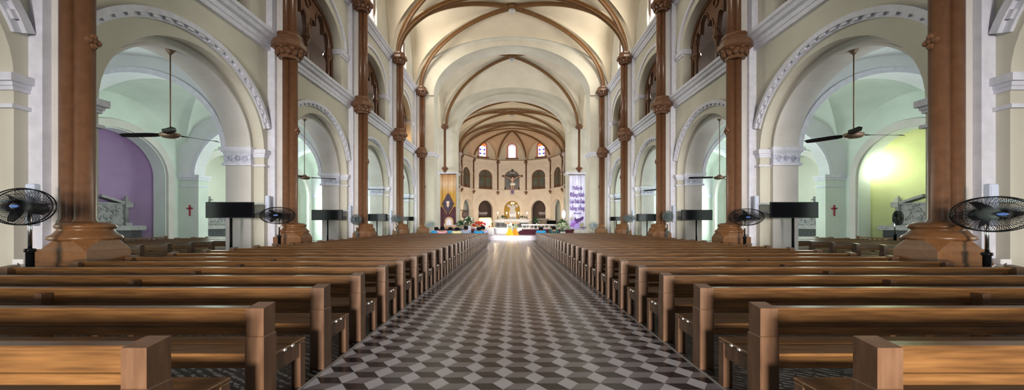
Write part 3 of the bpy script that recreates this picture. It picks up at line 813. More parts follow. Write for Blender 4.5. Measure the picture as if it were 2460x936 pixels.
# ambulatory behind the arcade
for i in range(5):
    a, b = AP[i], AP[i+1]; T, L = facet_T(a, b, 1.6)
    m = M['gold'] if i == 2 else (M['dcurt'] if i in (1, 3) else M['mint'])
    mb = MB()
    if i == 2:
        mb.smooth = True; rings = []
        for j in range(17):
            aa = pi*j/16; rings.append([T(-2.1*math.cos(aa), -CH, -.9+1.8*math.sin(aa)), T(-2.1*math.cos(aa), 3.4, -.9+1.8*math.sin(aa))] + [T(-2.1*math.cos(aa)*math.cos(e), 3.4+1.9*math.sin(e), -.9+1.8*math.sin(aa)*math.cos(e)) for e in [pi/2*q/8 for q in range(1, 9)]])
        mb.loft(rings, close=False, cap=False)
    else: mb.arched(T, -L/2-.8, L/2+.8, -CH, 7.2, 0, .2, [])
    struct('wall_ambulatory', mb, m)
for s, side in ((-1, 'left'), (1, 'right')):
    mb = MB(); mb.box(*sorted((s*15.0, s*15.3)), 53, 73, 0, 8.7); struct('wall_choir_aisle_'+side, mb, M['mint'])
    mb = MB(); mb.box(*sorted((s*10.2, s*15.3)), 53, 73, 8.6, 8.8); struct('ceiling_choir_aisle_'+side, mb, M['mint'])
# dais floors and steps
mb = MB()
for i in range(3): mb.box(-9.4, 9.4, 37.2+.4*i, 53, .15*i, .15*(i+1))
struct('floor_dais', mb, M['dais'], 'lavender marble steps and platform of the crossing')
mb = MB()
for i in range(5): mb.box(-3.2, 3.2, 47.5+.45*i, 49.8, .45+.14*i, .45+.14*(i+1))
mb.box(-7.6, 7.6, 49.7, 79.0, .3, CFL); mb.box(-9.8, 9.8, 53.1, 79.0, .2, CFL-.01)
struct('floor_sanctuary', mb, M['dais'], 'lavender marble stair and sanctuary floor')
# ------------------------------------------------------------------ pews
def pew(s, L, label, group, name='church_pew', mids=(3.1,), inner=True):
    """s = side; x grows outwards from the aisle end, y away from the camera"""
    t = thing(name, (0,0,0), label, 'pew', group)
    def S(a, b): return sorted((s*a, s*b))
    def part(nm, boxes, m=M['wood'], b=.006):
        mb = MB()
        for (x0,x1,y0,y1,z0,z1) in boxes: mb.bbox(*S(x0,x1), y0,y1,z0,z1, b)
        return mb.build(nm, m, t)
    e = .147
    part('backrest', [(e-.01, L-e+.01, .10,.135,.715,.862)])
    part('lower_rail', [(e-.01, L-e+.01, .085,.14,.650,.718)])
    part('cap_rail', [(e-.01, L-e+.01, .065,.165,.862,.890)])
    seat = part('seat', [(.0, L, .135,.39,.445,.475), (.0, L, .405,.63,.445,.475)])
    part('seat_beam', [(.1, L-.1, .15,.19,.34,.445)])
    for x in (0, L-e):
        mb = MB()
        # post: slim upper block with sloped top, thicker lower block
        X0, X1 = S(x, x+e)
        mb.loft([[(X0,.0,z0),(X1,.0,z0),(X1,.15,z1),(X0,.15,z1)] for z0, z1 in ((.665,.665),(.90,.925))])
        mb.bbox(X0-.006, X1+.006, -.014, .165, 0, .668, .008)
        mb.build('post', M['wood2'], t)
        lx = x if x == 0 else x+e-.09
        part('leg', [(lx, lx+.09, .53,.62, 0,.445)], M['wood2'])
        ax = x+.01 if x == 0 else x+e-.05
        part('side_panel', [(ax, ax+.04, .15,.60,.30,.445)], M['wood2'])
    for mx in mids:
        if mx < L-.6:
            part('middle_post', [(mx, mx+.085, -.02,.105, 0,.835)], M['wood2'])
            part('leg', [(mx, mx+.09, .53,.62, 0,.445)], M['wood2'])
    mb = MB()
    for y in (.27, .385): mb.box(*S(-.012, .001), y, y+.028, .452, .470)
    mb.build('end_clip', M['marble'], seat)
    return t
ROWS = 30
PITCH, Y1ST = .98, 2.08
for s in (-1, 1):
    protos = {}
    for n in range(ROWS):
        y = Y1ST + PITCH*n
        L = 6.34
        sd = 'purple-chapel' if s < 0 else 'green-chapel'
        lab = 'brown wooden pew beside the aisle on the %s side, %s from the camera' % (sd, ordn[n])
        if L not in protos:
            t = protos[L] = pew(s, L, lab, 'nave pews facing the altar')
        else:
            t = copy_tree(protos[L]); t['label'] = lab
        t.location = (s*2.075, y, 0)
    first = None
    for n in range(12):
        y = 10.3 + .98*n
        sd = 'purple' if s < 0 else 'bright green'
        lab = 'side-aisle pew on the %s chapel side, %s row beyond the big arch' % (sd, ordn[n])
        if first is None: first = t = pew(s, 5.2, lab, 'side aisle pews', 'aisle_pew', (2.5,))
        else: t = copy_tree(first); t['label'] = lab
        t.location = (s*12.45, y, 0)

# ------------------------------------------------------------------ screens on stands
def screen(s, x, y, zc, w, label):
    t = thing('screen_stand', (x, y, 0), label, 'tv screen', 'black screens along the nave piers')
    mb = MB(); mb.bbox(-w/2, w/2, -.03, .03, zc-w*.166, zc+w*.166, .008); fr = mb.build('screen_frame', M['black'], t)
    mb = MB(); mb.box(-w/2+.03, w/2-.03, -.034, -.029, zc-w*.166+.03, zc+w*.166-.03); mb.build('display', M['screen'], fr)
    mb = MB(); mb.smooth = True; mb.lathe([(.045,.02),(.045,zc-w*.16)], 12, 0, .05); mb.build('pole', M['black'], t)
    mb = MB(); mb.bbox(-.2, .2, .02, .09, zc-.15, zc+.15); mb.build('mount_plate', M['metalg'], t)
    mb = MB(); mb.bbox(-.42, .42, -.24, .30, 0, .03); mb.build('base_plate', M['black'], t)
    return t
for s in (-1, 1):
    sd = 'purple-chapel' if s < 0 else 'green-chapel'
    for k, (px, yy, wpx, py) in enumerate(((677.5, 13.55, 115, 504), (444, 21.0, 75, 516), (325, 28.4, 52, 522), (251, 35.7, 29, 525))):
        w = wpx*yy/F
        screen(s, s*px*yy/F, yy, ZP(py, yy), w, 'wide black screen on a pole by the %s pier from the camera, %s side' % (ordn[k], sd))

# ------------------------------------------------------------------ fans
def ped_fan(loc, rx, rz, zc, label, m, rot=0.0, tilt=0.0, cage_m=None, phase=.3, pan=0.0, group='pedestal fans along the nave', hub=M['bluel']):
    t = thing('pedestal_fan', loc, label, 'fan', group)
    tp = math.radians(tilt); cp, sp_ = math.cos(tp), math.sin(tp); pp = math.radians(pan)
    def P(a, r, d):                                         # a angle, r 0..1 of rim, d depth (towards camera positive)
        x, z, y = rx*r*math.cos(a), rz*r*math.sin(a), -d
        y, z = y*cp + z*sp_, z*cp - y*sp_
        x, y = x*math.cos(pp) - y*math.sin(pp), x*math.sin(pp) + y*math.cos(pp)
        return (x, y-.12, zc+z)
    N = 96; mb = MB(); mb.smooth = True
    for d, k in ((.02, 1.0), (-.04, .99)): mb.tube([P(2*pi*i/48, k, d) for i in range(48)], .011, 6, closed=True)
    for k, d in ((.66,.075),(.33,.085)): mb.tube([P(2*pi*i/40, k, d) for i in range(40)], .004, 4, closed=True)
    for i in range(N):
        a = 2*pi*i/N
        mb.tube([P(a, .16, .09), P(a+.05, .6, .08), P(a+.1, .9, .055), P(a+.12, 1, .02)], .0045, 3)
        if i % 2 == 0: mb.tube([P(a, .16, -.10), P(a, .7, -.10), P(a, .99, -.04)], .004, 3)
    mb.build('cage', cage_m or m, t)
    for j in range(3):
        a0 = phase + 2*pi*j/3; mb = MB(); rings = []
        for i in range(9):
            r = .10+.78*i/8; wd = .10+.20*math.sin(pi*min(1, (i+1.5)/9)); sk = .10*i/8
            rings.append([P(a0+sk-wd/max(r,.25)*.45, r, .015), P(a0+sk+wd/max(r,.25)*.45, r, -.035), P(a0+sk+wd/max(r,.25)*.45, r, -.045), P(a0+sk-wd/max(r,.25)*.45, r, .005)])
        mb.loft(rings); mb.build('blade', M['fanb'] if m is M['black'] else m, t)
    mb = MB(); rings = [[P(2*pi*i/20, .17*k, d) for i in range(20)] for k, d in ((1,-.04),(1,.06),(.8,.09))]; mb.smooth = True; mb.loft(rings); hb = mb.build('hub', m, t)
    mb = MB(); rings = [[P(2*pi*i/20, .155*k, d) for i in range(20)] for k, d in ((.9,.088),(.9,.10),(.7,.105))]; mb.loft([[(x, y, zc+(z-zc)*.62) for x, y, z in r] for r in rings]); mb.build('badge', hub, hb)
    mb = MB(); mb.smooth = True; mb.lathe([(.06,0),(.10,.03),(.11,.2),(.07,.26)], 14); o = mb.build('motor', m, t); o.location = (0, -.02, zc-.02); o.rotation_euler = (-pi/2-tp, 0, pp)
    zl = .60*zc
    mb = MB(); mb.smooth = True; mb.lathe([(.028,zl),(.028,zc-.02)], 12); mb.build('neck_tube', M['chrome'], t)
    mb = MB(); mb.smooth = True; mb.lathe([(.055,.05),(.055,zl-.06),(.075,zl-.05),(.075,zl),(.04,zl+.01)], 14); mb.build('pole', m, t)
    mb = MB(); mb.smooth = True; mb.lathe([(.27,0),(.27,.02),(.22,.045),(.08,.075),(.06,.10)], 24); mb.build('base', m, t)
    return t
BK = M['black']; GF = mat('grey_green_fan', (.10,.13,.13), .4)
def fan_at(px, py, poleY, rxp, rzp, lab, m=BK, **k):
    y = poleY
    return ped_fan((XP(px, y), y, 0), rxp*(y-.12)/F, rzp*(y-.12)/F, ZP(py, y-.12), lab, m, **k)
fan_at(72, 496, 6.72, 79, 44, 'big black pedestal fan beside the column plinth closest to the camera, purple-chapel side', phase=.05, tilt=4)
fan_at(2371, 514, 6.85, 106, 42, 'big black pedestal fan beside the column plinth closest to the camera, green-chapel side', phase=.02, tilt=-4)
fan_at(671, 517, 14.1, 42, 20, 'black pedestal fan by the second column, purple-chapel side', phase=.0, tilt=5)
fan_at(1789, 521, 14.1, 42, 20, 'black pedestal fan by the second column, green-chapel side', phase=-.35, tilt=-6)
fan_at(857, 527, 21.5, 24, 12, 'pedestal fan by the third column, purple-chapel side', GF, pan=-40, phase=.4)
fan_at(1603, 519, 21.5, 21, 13, 'pedestal fan by the third column, green-chapel side', GF, pan=35, phase=.1)
fan_at(955, 525, 28.8, 14, 9, 'pedestal fan by the fourth column, purple-chapel side', GF, phase=.5)
fan_at(1509, 524, 28.8, 14, 9, 'pedestal fan by the fourth column, green-chapel side', GF, phase=.2)
GF2 = mat('pale_grey_fan', (.30,.36,.37), .4)
fan_at(1034, 539, 35.5, 13, 9, 'small grey fan in front of the pale pier next to the gold banner', GF2, phase=.5)
fan_at(1425, 541, 35.5, 12, 9, 'small pale fan in front of the pier next to the white banner', GF2, phase=.9)
y = 17.25
ped_fan((XP(2150, y), y, 0), .40, .34, ZP(523, y), 'small black fan standing in the side aisle before the green chapel altar', BK, pan=-114, tilt=0, phase=.3, group='side aisle fans', hub=BK)

def ceil_fan(s, yc, zrod, zfan, phase, label):
    t = thing('ceiling_fan', (s*10.68, yc, zfan), label, 'ceiling fan', 'ceiling fans hanging in the arcade arches')
    mb = MB(); mb.smooth = True; mb.lathe([(.018,.05),(.018,zrod-zfan)], 8); mb.build('rod', M['bronze'], t)
    mb = MB(); mb.smooth = True; mb.lathe([(.03,zrod-zfan-.14),(.10,zrod-zfan-.04),(.13,zrod-zfan+.02)], 14); mb.build('ceiling_cup', M['bronze'], t)
    mb = MB(); mb.smooth = True; mb.lathe([(.05,-.11),(.17,-.09),(.23,-.03),(.22,.04),(.12,.07),(.07,.12),(.03,.16)], 20, sx=1.25); mb.build('motor', M['bronze'], t)
    for j in range(3):
        a = phase+2*pi*j/3; ca, sa = math.cos(a), math.sin(a); rings = []
        for i in range(10):
            r = .22+.82*i/9; w = .035 if i == 0 else (.12 if i < 8 else (.10 if i == 8 else .05)); 
            if i == 1: w = .09
            pt = lambda q, dz: (1.5*(r*ca - q*sa), r*ca*0 + (r*sa + q*ca)*1.0, dz - .02*i/9)
            rings.append([pt(-w, -.03), pt(w, .03), pt(w, .042), pt(-w, -.018)])
        mb = MB(); mb.loft(rings); mb.build('blade', M['fanb'], t)
    return t
for s in (-1, 1):
    sd = 'purple-chapel' if s < 0 else 'green-chapel'
    for k, (yc, zf, ph) in enumerate(((11.45, 2.80, (pi if s < 0 else 0)), (18.85, 2.42, (2.6 if s < 0 else 1.0)), (26.25, 2.52, .1), (33.65, 2.4, .2))):
        ceil_fan(s, yc, 5.44+CH, zf+CH, ph, 'dark three-blade ceiling fan hanging in the %s arch from the camera, %s side' % (ordn[k], sd))

# ------------------------------------------------------------------ column loudspeakers
for s in (-1, 1):
    sd = 'purple-chapel' if s < 0 else 'green-chapel'
    for k, yc in enumerate(COLY[:4]):
        y = yc-.62 if k else 7.2
        z1, z0 = ZP(443, 7.2) if k == 0 else 2.75, ZP(542, 7.2) if k == 0 else 1.75
        x = 9.66 if k == 0 else 9.75
        t = thing('column_speaker', (s*x, yc-.52, 0), 'slim pale loudspeaker box on the pier behind the %s fan from the camera, %s side' % (ordn[k], sd), 'speaker', 'pale loudspeakers on the piers')
        if k == 0: t.location = (s*9.26, 7.08, 0)
        mb = MB(); mb.bbox(-.085, .085, -.055, .06, z0, z1, .015); cb = mb.build('cabinet', M['spk'], t)
        mb = MB()
        mb.box(-.07, .07, -.060, -.054, z0+.04, z1-.04); mb.build('grille', M['spk'], cb)
        mb = MB()
        mb.box(*sorted((s*.08, s*.75)), .0, .04, z0+.3, z0+.36); mb.box(*sorted((s*.08, s*.75)), .0, .04, z1-.36, z1-.3)
        mb.build('bracket', M['metalg'], t)

# ------------------------------------------------------------------ chapel altars
def chapel_altar(s, yc, label, cross=True):
    t = thing('chapel_altar', (s*21.9, yc, 0), label, 'altar', 'carved stone altars in the side chapels')
    X = lambda a: -s*a                                      # a>0 towards the nave
    def part(nm, m, boxes):
        mb = MB()
        for (a0,a1,y0,y1,z0,z1) in boxes: mb.bbox(*sorted((X(a0),X(a1))), y0,y1,z0,z1,.012)
        return mb.build(nm, m, t)
    part('altar_table', M['dstone'], [(0,.95,-1.75,1.75,0,1.28)])
    part('mensa_slab', M['stone'], [(-.05,1.05,-1.95,1.95,1.28,1.55)])
    part('relief_panel', M['relief'], [(.0,.28,-1.45,1.45,1.55,2.72)])
    for q in (-1, 1):
        mb = MB(); y = q*1.62
        mb.bbox(*sorted((X(.0),X(.42))), y-.18, y+.18, 1.55, 1.70); mb.smooth = True
        mb.lathe([(.13,1.70),(.11,2.5),(.17,2.58)], 12, X(.22), y); mb.smooth = False
        mb.bbox(*sorted((X(.0),X(.44))), y-.2, y+.2, 2.56, 2.86); mb.loft([[(X(.22)+a*.16, y+b*.16, 2.86) for a, b in ((-1,-1),(1,-1),(1,1),(-1,1))], [(X(.22)+a*.02, y+b*.02, 3.22) for a, b in ((-1,-1),(1,-1),(1,1),(-1,1))]])
        mb.build('side_pillar', M['stone'], t)
    mb = MB(); Tq = lambda u, v, w: (X(w), u, v)
    for q in (-1, 1): mb.poly(Tq, [(q*1.5,2.72),(q*1.5,2.84),(q*.25,3.20),(q*.25,3.06)], -.05, .40)
    mb.poly(Tq, [(-1.5,2.70),(1.5,2.70),(1.5,2.78),(-1.5,2.78)], -.05, .36); mb.build('pediment', M['stone'], t)
    mb = MB(); rr = random.Random(int(yc*10)+s)             # carved figures of the relief
    mb.smooth = True
    for i in range(64):
        y, z = rr.uniform(-1.25, 1.2), rr.uniform(1.72, 2.6)
        pts = [(X(.30+.03*math.sin(j)), y+.07*j*math.cos(i*1.7), z+.06*j*math.sin(i*1.7)+.025*math.sin(2*j)) for j in range(4)]
        mb.tube(pts, [.022,.038,.032,.015], 6)
    mb.smooth = False; mb.box(*sorted((X(.26), X(.295))), -1.35, 1.35, 1.65, 2.68)
    mb.build('relief_pattern', M['stone'], t)
    mb = MB(); mb.bbox(X(.2)-.05, X(.2)+.05, -.05, .05, 3.0, 3.62); mb.bbox(X(.2)-.05, X(.2)+.05, -.24, .24, 3.34, 3.44); mb.ell((X(.2), 0, 3.05), (.12,.28,.12), 8, 5); mb.build('top_cross', M['stone'], t)
    return t
chapel_altar(-1, 18.95, 'carved grey stone altar inside the purple chapel')
chapel_altar(1, 18.95, 'carved stone altar inside the bright green chapel behind the small fan')
chapel_altar(-1, 26.3, 'pale carved altar beyond the red cross, mint chapel next to the purple one')
chapel_altar(1, 26.3, 'carved altar beyond the red cross, chapel next to the bright green one')
for s in (-1, 1):                                           # low wooden rails before the chapels
    t = thing('chapel_rail', (s*20.0, 20.2, 0), 'low wooden rail standing before the %s' % ('purple chapel' if s < 0 else 'bright green chapel'), 'rail', 'low rails before the chapels')
    mb = MB(); mb.bbox(-.06, .06, -1.3, 1.0, .82, .90); mb.build('top_rail', M['wood'], t)
    mb = MB(); mb.bbox(-.03, .03, -1.3, 1.0, .14, .22); mb.build('bottom_rail', M['wood'], t)
    for i in range(9):
        mb = MB(); mb.smooth = True; mb.lathe([(.03,.2),(.05,.35),(.025,.5),(.05,.7),(.03,.83)], 10, 0, -1.2+.265*i); mb.build('baluster', M['wood'], t)
    for q in (-1.28, .98):
        mb = MB(); mb.bbox(-.05, .05, q-.05, q+.05, 0, .95); mb.build('end_post', M['wood'], t)

# ------------------------------------------------------------------ banners
def banner(x, y, z0, z1, w, label, name='hanging_banner'):
    t = thing(name, (x, y, z0), label, 'banner')
    H = z1-z0; 
    mb = MB(); mb.smooth = True
    mb.tube([(-w/2-.08, 0, H+.02), (w/2+.08, 0, H+.02)], .05, 10); mb.build('rod', M['dwood'], t)
    return t, H
def wave(x): return .02*math.sin(x*7)+.012*math.sin(x*17)
def cloth(t, w, H, z0, z1, m, name, dy=0.0, n=40):
    mb = MB(); mb.smooth = True; rings = []
    for z in [z0+(z1-z0)*i/6 for i in range(7)]:
        rings.append([(-w/2+w*i/n, wave(-w/2+w*i/n)+dy-.006, z) for i in range(n+1)] + [(w/2-w*i/n, wave(w/2-w*i/n)+dy+.006, z) for i in range(n+1)])
    mb.loft(rings); return mb.build(name, m, t)
yb = 50.75
goldcloth = mat('gold_banner_cloth', (.55,.33,.04), .7, nscale=1.2, col2=(.42,.22,.03))
peach = mat('peach_banner_top', (.50,.27,.12), .7, nscale=2.5, col2=(.58,.40,.26))
mar = mat('maroon_banner_cloth', (.075,.022,.028), .8, noise=.2)
navy = mat('dark_diamond_cloth', (.05,.03,.05), .7); bead = mat('golden_bead', (.62,.42,.10), .5); emb = mat('pale_emblem', (.60,.48,.36), .6)
zb0, zb1 = ZP(549, yb), ZP(418, yb); wb = 37*yb/F
t, H = banner(XP(1076.5, yb), yb, zb0, zb1, wb, 'tall gold and maroon banner with a dark stepped diamond on the choir pier')
zz = lambda py: ZP(py, yb)-zb0
cloth(t, wb, H, 0, zz(497), mar, 'maroon_field'); cloth(t, wb, H, zz(497), H, M['bannergold'], 'gold_field')
mb = MB(); Tb = lambda u, v, w: (u, w, v)
stp = []; zc, hh, ww = zz(491), zz(465)-zz(491), wb*.37
for i in range(9): stp.append((-.06-ww*i/9*1.0, zc+hh*(1-i/9))); stp.append((-.06-ww*(i+1)/9, zc+hh*(1-i/9)))
left = stp; right = [(-u, v) for u, v in stp[::-1]]
lower = []; h2 = zc-zz(511)
for i in range(9): lower.append((.06+ww*(9-i)/9, zc-h2*i/9)); lower.append((.06+ww*(9-i-1)/9, zc-h2*i/9))
outl = left + [(-u, v) for u, v in lower[:0]] 
poly = [(u, v) for u, v in left] ; poly = left[:] + []
full = left + [(-(u), v) for u, v in lower][:] + lower[::-1] + right
mb.poly(Tb, full, -.06, -.035); mb.build('stepped_diamond', navy, t)
for sg in (-1, 1):
    for i in range(8):
        mb = MB(); mb.bbox(sg*(.08+ww*(8-i)/8*1.06)-.05, sg*(.08+ww*(8-i)/8*1.06)+.05, -.075, -.05, zc-.05-h2*1.12*i/8-.04, zc-.05-h2*1.12*i/8+.05); mb.build('bead', bead, t)
mb = MB(); mb.smooth = True; mb.ell((0,-.07,zz(486.5)), (.22,.03,.20), 12, 8); mb.ell((0,-.07,zz(492)), (.14,.03,.34), 10, 8); mb.tube([(-.3,-.07,zz(484)),(0,-.08,zz(483)),(.3,-.07,zz(484))], .035, 6); mb.tube([(-.28,-.07,zz(493)),(-.1,-.08,zz(491)),(.1,-.08,zz(491)),(.28,-.07,zz(493))], .03, 6); mb.build('emblem', emb, t)

zb0, zb1 = ZP(551, yb), ZP(420, yb); wb = 37*yb/F
t, H = banner(XP(1386, yb), yb, zb0, zb1, wb, 'tall white banner with purple writing and a purple picture on the choir pier')
zz = lambda py: ZP(py, yb)-zb0
wcl = mat('white_lavender_banner_cloth', (.60,.58,.80), .7, nscale=1.2, col2=(.68,.68,.86)); ptxt = mat('purple_lettering', (.16,.08,.36), .6)
cloth(t, wb, H, 0, H, wcl, 'cloth')
def text(body, z, size, width, m, parent, name, y=-.05):
    cu = bpy.data.curves.new(name, 'FONT'); cu.body = body; cu.size = size; cu.align_x = 'CENTER'; cu.align_y = 'CENTER'; cu.extrude = .006; cu.resolution_u = 3
    o = bpy.data.objects.new(name, cu); COL.objects.link(o)
    bpy.context.view_layer.update()
    me = bpy.data.meshes.new_from_object(o.evaluated_get(bpy.context.evaluated_depsgraph_get()))
    bpy.data.objects.remove(o); me.materials.clear(); me.materials.append(m)
    xs = [v.co.x for v in me.vertices]; k = width/max(1e-3, max(xs)-min(xs))
    for v in me.vertices: v.co.x *= k
    mbt = MB()                                              # the same letters laid again a hair aside: bold strokes
    for q, (dx, dz) in enumerate(((0,0),(.022,0),(0,.018),(.022,.018))):
        mbt.add([(v.co.x+dx, v.co.y+dz, v.co.z+.004*q) for v in me.vertices], [tuple(q.vertices) for q in me.polygons])
    bpy.data.meshes.remove(me)
    o = mbt.build(name, m, parent); me = o.data; bpy.data.objects.remove(o)
    o = bpy.data.objects.new(name, me); COL.objects.link(o); o.parent = parent; o.location = (.03, y, z); o.rotation_euler = (pi/2, 0, 0); return o
text('Thầy là', zz(452), .66, wb*.66, ptxt, t, 'lettering')
text('Đấng Kitô', zz(468), .78, wb*.92, ptxt, t, 'lettering')
text('Con Thiên Chúa', zz(484), .78, wb*.96, ptxt, t, 'lettering')
text('hằng sống', zz(500), .80, wb*.94, ptxt, t, 'lettering')
text('(Mt 16,16)', zz(512), .24, wb*.42, ptxt, t, 'lettering')
pv = mat('purple_print', (.22,.08,.36), .7, nscale=2, col2=(.30,.14,.50)); pv2 = mat('dark_violet_print', (.08,.03,.14), .7); pl = mat('lilac_print', (.34,.25,.60), .7); pg = mat('olive_print', (.34,.30,.14), .7)
mb = MB()
for mi, pts in ((0, [(-.95,.55),(-.8,1.0),(-.4,1.55),(.0,1.62),(.45,1.75),(.85,2.0),(.95,1.75),(.8,1.35),(.35,1.15),(.1,.85),(-.3,.45),(-.7,.35)]),
                (1, [(-.35,1.35),(-.3,1.85),(-.2,1.85),(-.15,1.60),(.3,1.62),(.8,1.95),(.9,1.7),(.6,1.3),(.3,1.2),(.2,.75),(-.1,.7),(-.15,1.2)]),
                (2, [(-.45,.35),(-.3,.75),(.1,1.0),(.42,1.05),(.35,.7),(.15,.35),(-.1,.05),(-.3,.05)]),
                (2, [(-.92,1.0),(-.75,1.35),(-.4,1.6),(-.3,1.2),(-.5,.95)]),
                (3, [(-.95,1.3),(-.85,1.9),(-.75,1.5),(-.5,2.2),(-.55,1.6)]), (3, [(.45,.5),(.55,1.1),(.7,.8),(.85,1.2),(.9,.5)])):
    mb.mi = mi; mb.poly(Tb, [(u, v*.93) for u, v in pts], -.046-.003*mi, -.036)
mb.build('printed_picture', [pv, pv2, pl, pg], t)

# ------------------------------------------------------------------ crucifix
yc = 78.3
t = thing('crucifix', (XP(1231, yc), yc, ZP(459, yc)), 'dark wooden crucifix with a pale figure hanging before the centre gallery arch', 'crucifix')
kx = yc/F; Zr = lambda py: ZP(py, yc)-ZP(459, yc)
mb = MB(); mb.bbox(-2.5*kx*1.1, 2.5*kx*1.1, .0, .16, Zr(459), Zr(408), .02); mb.build('upright_beam', M['dwood'], t)
mb = MB(); mb.bbox(-23*kx, 23*kx, -.02, .14, Zr(424), Zr(420.6), .02)
for q in (-1, 1): mb.ell((q*23*kx, .06, Zr(422.3)), (.16,.10,.26), 8, 5)
mb.ell((0, .06, Zr(408)), (.26,.10,.18), 8, 5); mb.build('cross_beam', M['dwood'], t)
mb = MB(); mb.bbox(-6.5*kx, 6.5*kx, -.06, -.02, Zr(417), Zr(413.2), .01); mb.build('title_plaque', M['stone'], t)
mb = MB(); mb.bbox(-3.5*kx, 3.5*kx, -.25, .2, Zr(459.5), Zr(456), .02); mb.build('foot_block', M['violet'], t)

def skinned(name, nodes, edges, m, parent, levels=1, root=0):
    """nodes: (x, y, z, rx, ry)"""
    me = bpy.data.meshes.new(name); me.from_pydata([n[:3] for n in nodes], edges, []); me.update()
    o = bpy.data.objects.new(name, me); COL.objects.link(o); o.parent = parent; me.materials.append(m)
    sk = o.modifiers.new('skin', 'SKIN'); sk.use_smooth_shade = True
    if not me.skin_vertices: 
        me.attributes.new('skin_vertices', 'FLOAT', 'POINT') if False else None
    for i, n in enumerate(nodes):
        v = me.skin_vertices[0].data[i]; v.radius = (n[3], n[4] if len(n) > 4 else n[3]); v.use_root = (i == root)
    ss = o.modifiers.new('sub', 'SUBSURF'); ss.levels = levels; ss.render_levels = levels
    dg = bpy.context.evaluated_depsgraph_get(); dg.update()
    new = bpy.data.meshes.new_from_object(o.evaluated_get(dg)); new.name = name
    if not new.materials: new.materials.append(m)
    bpy.data.objects.remove(o); bpy.data.meshes.remove(me)
    for p in new.polygons: p.use_smooth = True
    o = bpy.data.objects.new(name, new); COL.objects.link(o); o.parent = parent
    return o
# the hanging figure, arms along the cross beam
N = []; E = []
def nd(x, y, z, r, r2=None, link=None):
    N.append((x*1.35, y, z, r*1.2, r2 or r)); i = len(N)-1
    if link is not None: E.append((link, i))
    return i
zt = Zr(424)
pel = nd(0,-.18,zt-1.55,.24); w_ = nd(0,-.20,zt-1.15,.19,None,pel); ch = nd(0,-.20,zt-.70,.27,None,w_); nk = nd(0,-.20,zt-.42,.13,None,ch)
h1 = nd(.04,-.28,zt-.20,.15,None,nk); h2 = nd(.05,-.28,zt-.03,.14,None,h1)
for q in (-1, 1):
    a = nd(q*.30,-.16,zt-.50,.11,None,ch); b = nd(q*.72,-.12,zt-.20,.085,None,a); c = nd(q*1.12,-.08,zt+.05,.06,None,b); d = nd(q*1.24,-.08,zt+.12,.05,None,c)
    for f in range(4): nd(q*(1.33), -.10+.03*f, zt+.15+.02*f, .018, None, d)
    nd(q*1.27,-.10,zt+.21,.018,None,d)
    e = nd(q*.16,-.18,zt-1.75,.19,None,pel); f_ = nd(q*.13,-.30,zt-2.35,.13,None,e); g = nd(q*.09,-.16,zt-2.85,.09,None,f_); nd(q*.07,-.26,zt-3.0,.07,None,g)
skinned('figure', N, E, M['corpus'], t, 1, pel)
mb = MB(); mb.smooth = True; mb.lathe([(.30,-.28),(.34,-.05),(.36,.10),(.30,.22)], 14, 0, -.18, zt-1.6, sx=1.45, sy=.95); mb.ell((.45,-.2,zt-1.62), (.22,.10,.30), 8, 5); mb.build('loincloth', M['petalw'], t)
mb = MB(); mb.smooth = True; mb.ell((.07,-.24,zt-.02), (.24,.19,.20), 10, 6); mb.build('hair', M['dwood'], t)
mb = MB(); mb.bbox(-.30, .30, -.34, -.04, zt-3.7, zt-2.95, .05); mb.build('lilac_support', M['violet'], t)

for s in (-1, 1):
    sd = 'purple-chapel' if s < 0 else 'green-chapel'
    t = thing('socket_box', (s*9.86, 7.37, .80), 'small white socket box low on the pier behind the big fan, %s side' % sd, 'socket box', 'white socket boxes on the piers')
    mb = MB(); mb.bbox(-.11, .11, -.07, .07, 0, .11, .012); mb.build('box', M['cloth'], t)
    mb = MB(); mb.smooth = True; mb.tube([(0,-.06,.03),(-s*.15,-.14,-.05),(-s*.4,-.2,-.02),(-s*.55,-.25,-.2),(-s*.6,-.3,-.78)], .012, 6); mb.build('cord', M['black'], t)
# ------------------------------------------------------------------ sanctuary things
def simple(name, loc, label, cat, group=None): return thing(name, loc, label, cat, group)
def bunch(t, n, rx, ry, rz, z, ms, sizes, seed, names, leafn=0):
    rr = random.Random(seed)
    for (nm, m, cnt, sz) in zip(names, ms, n, sizes):
        mb = MB()
        for i in range(cnt):
            a = rr.uniform(0, 2*pi); e = rr.uniform(-.2, 1)*pi/2; q = rr.uniform(.55, 1)
            c = (rx*q*math.cos(a)*math.cos(e), ry*q*math.sin(a)*math.cos(e), z+rz*q*math.sin(e))
            if nm.startswith('foliage'):
                d = Vector((c[0], c[1], c[2]-z+.2)).normalized(); p = Vector(c); sd = d.cross(Vector((0,0,1))); sd = sd.normalized() if sd.length > .01 else Vector((1,0,0))
                L = sz*rr.uniform(1.5, 3); w = sz*.45
                mb.quad(p-d*L*.5, p+sd*w, p+d*L*.5+Vector((0,0,-.2*L)), p-sd*w)
            else:
                mb.ell(c, (sz, sz, sz*.7), 7, 4)
                if cnt <= 26: mb.build(nm, m, t); mb = MB()
        if not mb.v: continue
        o = mb.build(nm, m, t)
        if cnt > 20: o['kind'] = 'stuff'
